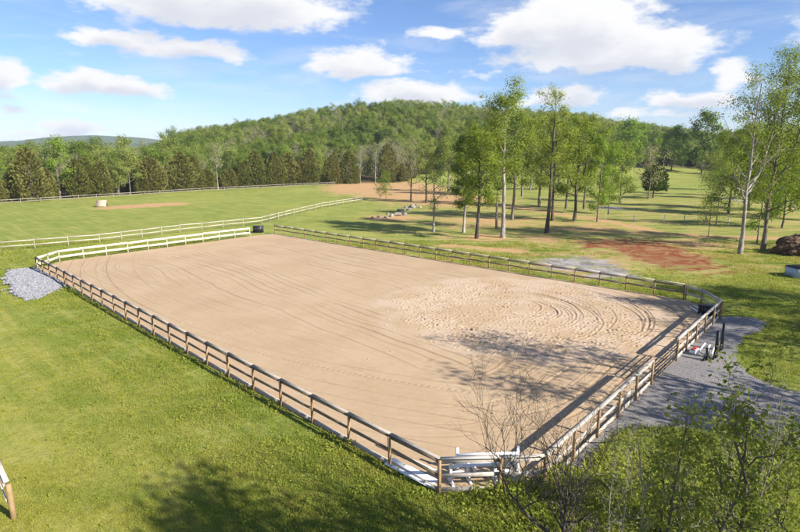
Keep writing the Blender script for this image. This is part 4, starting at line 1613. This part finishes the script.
hh = .22 * np.clip(1 - np.hypot(sx - bc[0], sy - bc[1]) / 7, 0, 1)
scatter('crushed_stone', np.stack([sx, sy, hh + .03 + gr.uniform(0, .08, len(sx))], -1), gr.uniform(.09, .16, len(sx)) + .14 * gr.random(len(sx)) ** 5, gr.uniform(0, 6, len(sx)), gr.integers(0, 5, len(sx)), sk,
        'bed of grey crushed stone at the left corner of the arena')


# ------------------------------------------------------------------ boulders beyond the back fence
def boulder_mesh(r, mat):
    b = bmesh.new()
    bmesh.ops.create_icosphere(b, subdivisions=3, radius=.5)
    o_ = r.uniform(0, 50)
    pl = [(Vector(r.normal(size=3)).normalized(), r.uniform(.28, .42)) for _ in range(7)]
    for v in b.verts:
        for n_, d_ in pl:
            e = v.co.dot(n_) - d_
            if e > 0:
                v.co -= n_ * e * .85
        v.co *= 1 + .1 * (float(vnoise(np.array(v.co.x * 5 + o_), np.array(v.co.y * 5 + v.co.z * 4 + o_), 3)) - .5)
    m_ = bpy.data.meshes.new('boulder')
    b.to_mesh(m_)
    b.free()
    m_.materials.append(M[mat])
    return m_


bms = [boulder_mesh(gr, 'stone') for _ in range(5)]
rocks = [(373, 218, 1.0), (379, 217.5, 1.3), (386, 218, 1.1), (392, 216.5, 1.5), (398, 215.5, 2.0), (402, 212, 1.8), (405, 215, 1.3), (409, 210.5, 1.6), (412, 207.5, 2.0), (416, 206.5, 1.4),
         (420, 208, 1.2), (399, 211, 1.2), (406, 208, 1.2), (388, 214.5, .9)]
for i, (px, py, s) in enumerate(rocks):
    p = at(px, py)
    o = obj('boulder', bms[i % 5], None, (p.x, p.y, .10 * s))
    o.scale = (s * gr.uniform(.7, 1.2), s * gr.uniform(.6, .9), s * gr.uniform(.45, .7))
    o.rotation_euler = (gr.uniform(-.3, .3), gr.uniform(-.3, .3), gr.uniform(0, 6))
    if s >= 1.8:
        lb = 'large pale boulder in the rock heap beyond the back fence'
    elif px < 390:
        lb = 'smaller grey boulder at the low left end of the rock heap'
    else:
        lb = 'grey boulder piled among the large ones in the rock heap'
    tag(o, lb, 'boulder', 'boulders heaped beyond the back fence')


# ------------------------------------------------------------------ horse jumps
def jump_standard(mat, label, p, rz, H=1.35, wing=.75, group=None, wd=.10):
    t = thing('jump_standard', label, 'jump standard', (p[0], p[1], .05), rz, group)
    mb = MB()
    mb.box((0, 0, .06), (0, 0, H), wd, wd, up=(1, 0, 0), bevel=.008)
    mb.build('upright', M[mat], t)
    if wing:
        mb = MB()
        mb.box((0, wing, .06), (0, wing, H * .72), .09, .09, up=(1, 0, 0), bevel=.008)
        mb.build('upright', M[mat], t)
        for z in (.22, H * .4, H * .62):
            mb = MB()
            mb.box((0, .053, z), (0, wing - .048, z), .03, .09)
            mb.build('slat', M[mat], t)
    for yy in ((0, wing) if wing else (0,)):
        mb = MB()
        mb.box((-.36, yy, .03), (.36, yy, .03), .09, .055, bevel=.008)
        for s in (-1, 1):
            mb.box((.30 * s, yy, .06), (.05 * s, yy, .10 + 2.4 * wd), .04, .5 * wd, up=(0, 1, 0))
        mb.build('foot', M[mat], t)
    mb = MB()
    mb.box((-wd / 2 - .027, -.02, .62), (-wd / 2 - .027, .02, .62), .05, .10)
    mb.build('jump_cup', M['gate'], t)
    return t


def jump_pole(label, a, b, mat='white', r_=.055, group=None):
    a, b = Vector(a), Vector(b)
    c = (a + b) / 2
    mb = MB()
    mb.tube([tuple(a - c), tuple(b - c)], r_, 10)
    o = mb.build('jump_pole', M[mat], None, True, c)
    return tag(o, label, 'pole', group)


# white ones behind the near corner
wl = 'white wing standards inside the near corner'
ja = at(447, 487.5)
jb = at(513, 483.5)
jc = at(455, 478.5)
jd = at(518, 474.5)
jump_standard('white', 'white jump standard right beside the near corner post', (ja.x + .15, ja.y + .25), R(-75), 1.0, .7, wl)
jump_standard('white', 'white jump standard behind the middle post of the near corner fence', (jb.x, jb.y + .2), R(100), 1.0, .7, wl)
jump_standard('white', 'white jump standard behind the one at the near corner post', (jc.x + .1, jc.y + .35), R(-80), 1.05, .7, wl)
jump_standard('white', 'white jump standard rearmost on the right in the near corner', (jd.x, jd.y + .2), R(95), 1.05, .7, wl)
wp_ = 'white jump poles in the near corner'
a = Vector((ja.x + .15, ja.y + .25, 0)); b = Vector((jb.x, jb.y + .2, 0)); c = Vector((jc.x + .1, jc.y + .35, 0)); d_ = Vector((jd.x, jd.y + .2, 0))
Zv = lambda z: Vector((0, -.09, z))
jump_pole('upper white pole across the front pair of standards', a + Zv(.78), b + Zv(.78), group=wp_)
jump_pole('lower white pole across the front pair of standards', a + Zv(.42), b + Zv(.40), group=wp_)
jump_pole('upper white pole across the rear pair of standards', c + Zv(.86), d_ + Zv(.86), group=wp_)
jump_pole('lower white pole across the rear pair of standards', c + Zv(.5), d_ + Zv(.48), group=wp_)
jump_pole('white pole lying on the sand under the rear jump', Vector((jc.x + .3, jc.y + .0, .12)), Vector((jd.x - .2, jd.y - .15, .12)), group=wp_)
# white plank lying along the inside of the left fence
pa, pb = P2(389, 463.5), P2(434, 486.5)
mb = MB()
cpl = (pa + pb) / 2
mb.box((*(pa - cpl), .06), (*(pb - cpl), .06), .55, .07, bevel=.01)
tag(mb.build('jump_plank', M['white'], None, False, (cpl[0], cpl[1], .05)), 'wide white plank lying inside the long fence near its corner', 'plank')
pa, pb = P2(372, 451), P2(430, 480)
jump_pole('white pole lying beside the wide plank by the long fence', (pa[0] + .25, pa[1] + .3, .12), (pb[0] + .3, pb[1] + .35, .12))
# black ones by the drive
bl = 'black jump standards by the drive'
k1, k2 = at(715, 359), at(721, 351)
jump_standard('black', 'black jump standard nearer the viewer beside the drive', (k1.x, k1.y), R(40), 1.75, .0, bl, .17)
jump_standard('black', 'black jump standard farther up beside the drive, nearly hiding behind the first', (k2.x, k2.y), R(40), 1.8, .0, bl, .17)
k3 = at(708, 361)
jump_standard('black', 'low black jump standard at the left of the drive group', (k3.x - .1, k3.y), R(20), .8, .0, bl, .15)
q1, q2 = at(696, 356), at(713, 346)
for k, lb in enumerate(('white pole leaning from the drive to the black standards, the left one', 'white pole leaning from the drive to the black standards, the middle one', 'white pole leaning from the drive to the black standards, the right one')):
    jump_pole(lb, (q1.x + .38 * k, q1.y - .12 * k, .12), (k1.x - .25 + .28 * k, k1.y + .75 - .05 * k, .75 - .1 * k), r_=.05, group='white poles beside the drive')
fb = at(694, 353)
t = thing('flower_box', 'small white box with a red top beside the fence at the drive', 'box', (fb.x, fb.y, .03), R(42))
mb = MB()
mb.box((-.40, 0, .12), (.40, 0, .12), .3, .22, bevel=.02)
mb.build('box_body', M['white'], t)
mb = MB()
mb.box((-.34, 0, .27), (.34, 0, .27), .24, .07, bevel=.03)
mb.build('box_top', M['red'], t)
# poles and dark box in the far right corner
s0, s1 = at(690, 305), at(703, 312)
jump_pole('white pole lying in shade along the angled fence in the far right corner', (s0.x, s0.y - .5, .12), (s1.x - .1, s1.y - .4, .12))
jump_pole('second white pole lying in shade nearer the sand in the far right corner', (s0.x - .5, s0.y - .9, .12), (s1.x - .6, s1.y - .8, .12))


def lidded_box(name, label, p, rz, L, Wd, H, mat, lid):
    t = thing(name, label, 'box', p, rz)
    mb = MB()
    mb.box((-L / 2, 0, H * .45), (L / 2, 0, H * .45), Wd, H * .86, bevel=.03)
    mb.build('box_body', M[mat], t)
    mb = MB()
    mb.box((-L / 2 - .04, 0, H * .94), (L / 2 + .04, 0, H * .94), Wd + .08, H * .10, bevel=.03)
    mb.build('lid', M[lid], t)
    for k in range(5):
        x_ = -L / 2 + L * (k + .5) / 5
        mb = MB()
        mb.box((x_, -Wd / 2 - .02, .06), (x_, -Wd / 2 - .02, H * .85), .07, .035, up=(0, 1, 0))
        mb.build('rib', M[mat], t)
    return t


p = at(708, 313)
lidded_box('storage_box', 'dark lidded box in the far right corner inside the fence', (p.x - .4, p.y - .6, .05), R(-50), 1.2, .6, .75, 'black', 'black')
p = at(258.5, 232.5)
lidded_box('storage_box', 'black ribbed box standing in the gap at the far end of the arena', (p.x, p.y, .02), R(5), 1.5, .9, 1.05, 'black', 'black')
p = at(804, 277)
lidded_box('storage_box', 'blue grey box with a dark lid on the grass at the right edge', (p.x, p.y, 0), R(8), 3.0, 1.6, 1.15, 'bluegrey', 'black')
# wooden coop jump far off in the meadow
p = at(102, 206.5)
coop = thing('coop_jump', 'small wooden coop jump standing in the left meadow before the paddock fence', 'jump', (p.x, p.y, 0), R(8))
for s in (-1, 1):
    mb = MB()
    for k in range(5):
        z0 = .05 + k * .27
        mb.box((-1.15, s * (.65 - k * .13), z0 + .13), (1.15, s * (.65 - k * .13), z0 + .13), .04, .25, up=(0, -s * .43, .9))
    mb.build('board_face', M['crate'], coop)
for s in (-1, 1):
    mb = MB()
    mb.box((s * 1.12, -.6, 0), (s * 1.12, 0, 1.42), .08, .08, up=(1, 0, 0))
    mb.box((s * 1.12, .6, 0), (s * 1.12, 0, 1.42), .08, .08, up=(1, 0, 0))
    mb.build('end_frame', M['post'], coop)
mb = MB()
mb.box((-1.2, 0, 1.45), (1.2, 0, 1.45), .16, .08)
mb.build('top_rail', M['crate'], coop)

# earth and brush heap at the right edge
p = at(800, 254)
heap = thing('brush_heap', 'brown heap of earth and cut branches at the right edge under the trees', 'heap', (p.x + .5, p.y, 0))
b = bmesh.new()
bmesh.ops.create_icosphere(b, subdivisions=5, radius=1)
for v in b.verts:
    nse = float(fbm(np.array(v.co.x * 2.2 + 9), np.array(v.co.y * 2.2 + v.co.z * 1.7 + 9), 13, 5))
    nse += .35 * (float(fbm(np.array(v.co.x * 7 + 3), np.array(v.co.y * 7 + v.co.z * 6 + 3), 17, 3)) - .5)
    v.co *= .55 + .85 * nse
    v.co.x *= 3.4
    v.co.y *= 2.4
    v.co.z = max(v.co.z, -.05) * 2.1
m_ = bpy.data.meshes.new('earth')
b.to_mesh(m_)
b.free()
m_.materials.append(M['clod'])
obj('earth_mound', m_, heap)
mb = MB()
for k in range(150):
    a = gr.uniform(0, 6.28)
    c_ = np.array([gr.normal(0, 1.3), gr.normal(0, .9), 0])
    c_[2] = max(.1, 1.55 * (1 - (c_[0] / 3.4) ** 2 - (c_[1] / 2.4) ** 2))
    L_ = gr.uniform(.6, 1.8)
    dv = np.array([math.cos(a), math.sin(a), gr.uniform(-.35, .35)]) * L_
    mb.tube([c_ - dv / 2, c_ + gr.normal(0, .06, 3), c_ + dv / 2], [.045, .035, .012], 5)
mb.build('branches', M['bark'], heap)

# ------------------------------------------------------------------ far hills
hx = np.linspace(-6000, 6000, 400)
hy = np.linspace(2300, 4200, 60)
HX, HY = np.meshgrid(hx, hy)
prof = 88 + 62 * (fbm(HX / 420 + 7, HX * 0 + 2, 5, 3) - .5) * 2
HZ = prof * np.sin(np.clip((HY - 2300) / 1900, 0, 1) * math.pi) ** .8 + 6 * (fbm(HX / 60, HY / 60, 6, 3) - .5) - 2
hid = np.arange(HX.size).reshape(HX.shape)
hq = np.stack([hid[:-1, :-1], hid[:-1, 1:], hid[1:, 1:], hid[1:, :-1]], -1).reshape(-1, 4)
mh, nt = new_mat('far_wood')
pos = nt.n('ShaderNodeNewGeometry').outputs['Position']
out(nt, pbsdf(nt, nt.mix(nt.noise(pos, .02, 5, .7), (0.035, 0.06, 0.018), (0.09, 0.12, 0.04)), .95, .05))
tag(obj('hills', mesh_np('hills', np.stack([HX, HY, HZ], -1).reshape(-1, 3), [hq], mh, True)), 'low wooded hills on the horizon', None, None, 'structure')

# ------------------------------------------------------------------ the air
HAZE = 0.00011
if HAZE:
    mhz = bpy.data.materials.new('haze')
    mhz.use_nodes = True
    nt = NT(mhz.node_tree)
    vol = nt.n('ShaderNodeVolumePrincipled', {'Color': (0.70, 0.82, 1.0), 'Density': HAZE, 'Anisotropy': 0.0})
    nt.n('ShaderNodeOutputMaterial', {'Volume': vol.outputs[0]})
    mb = MB()
    mb.box((-12000, 0, 68), (12000, 0, 68), 24000, 150)
    o = mb.build('haze', mhz)
    tag(o, 'thin blue air haze over the whole landscape', None, None, 'stuff')
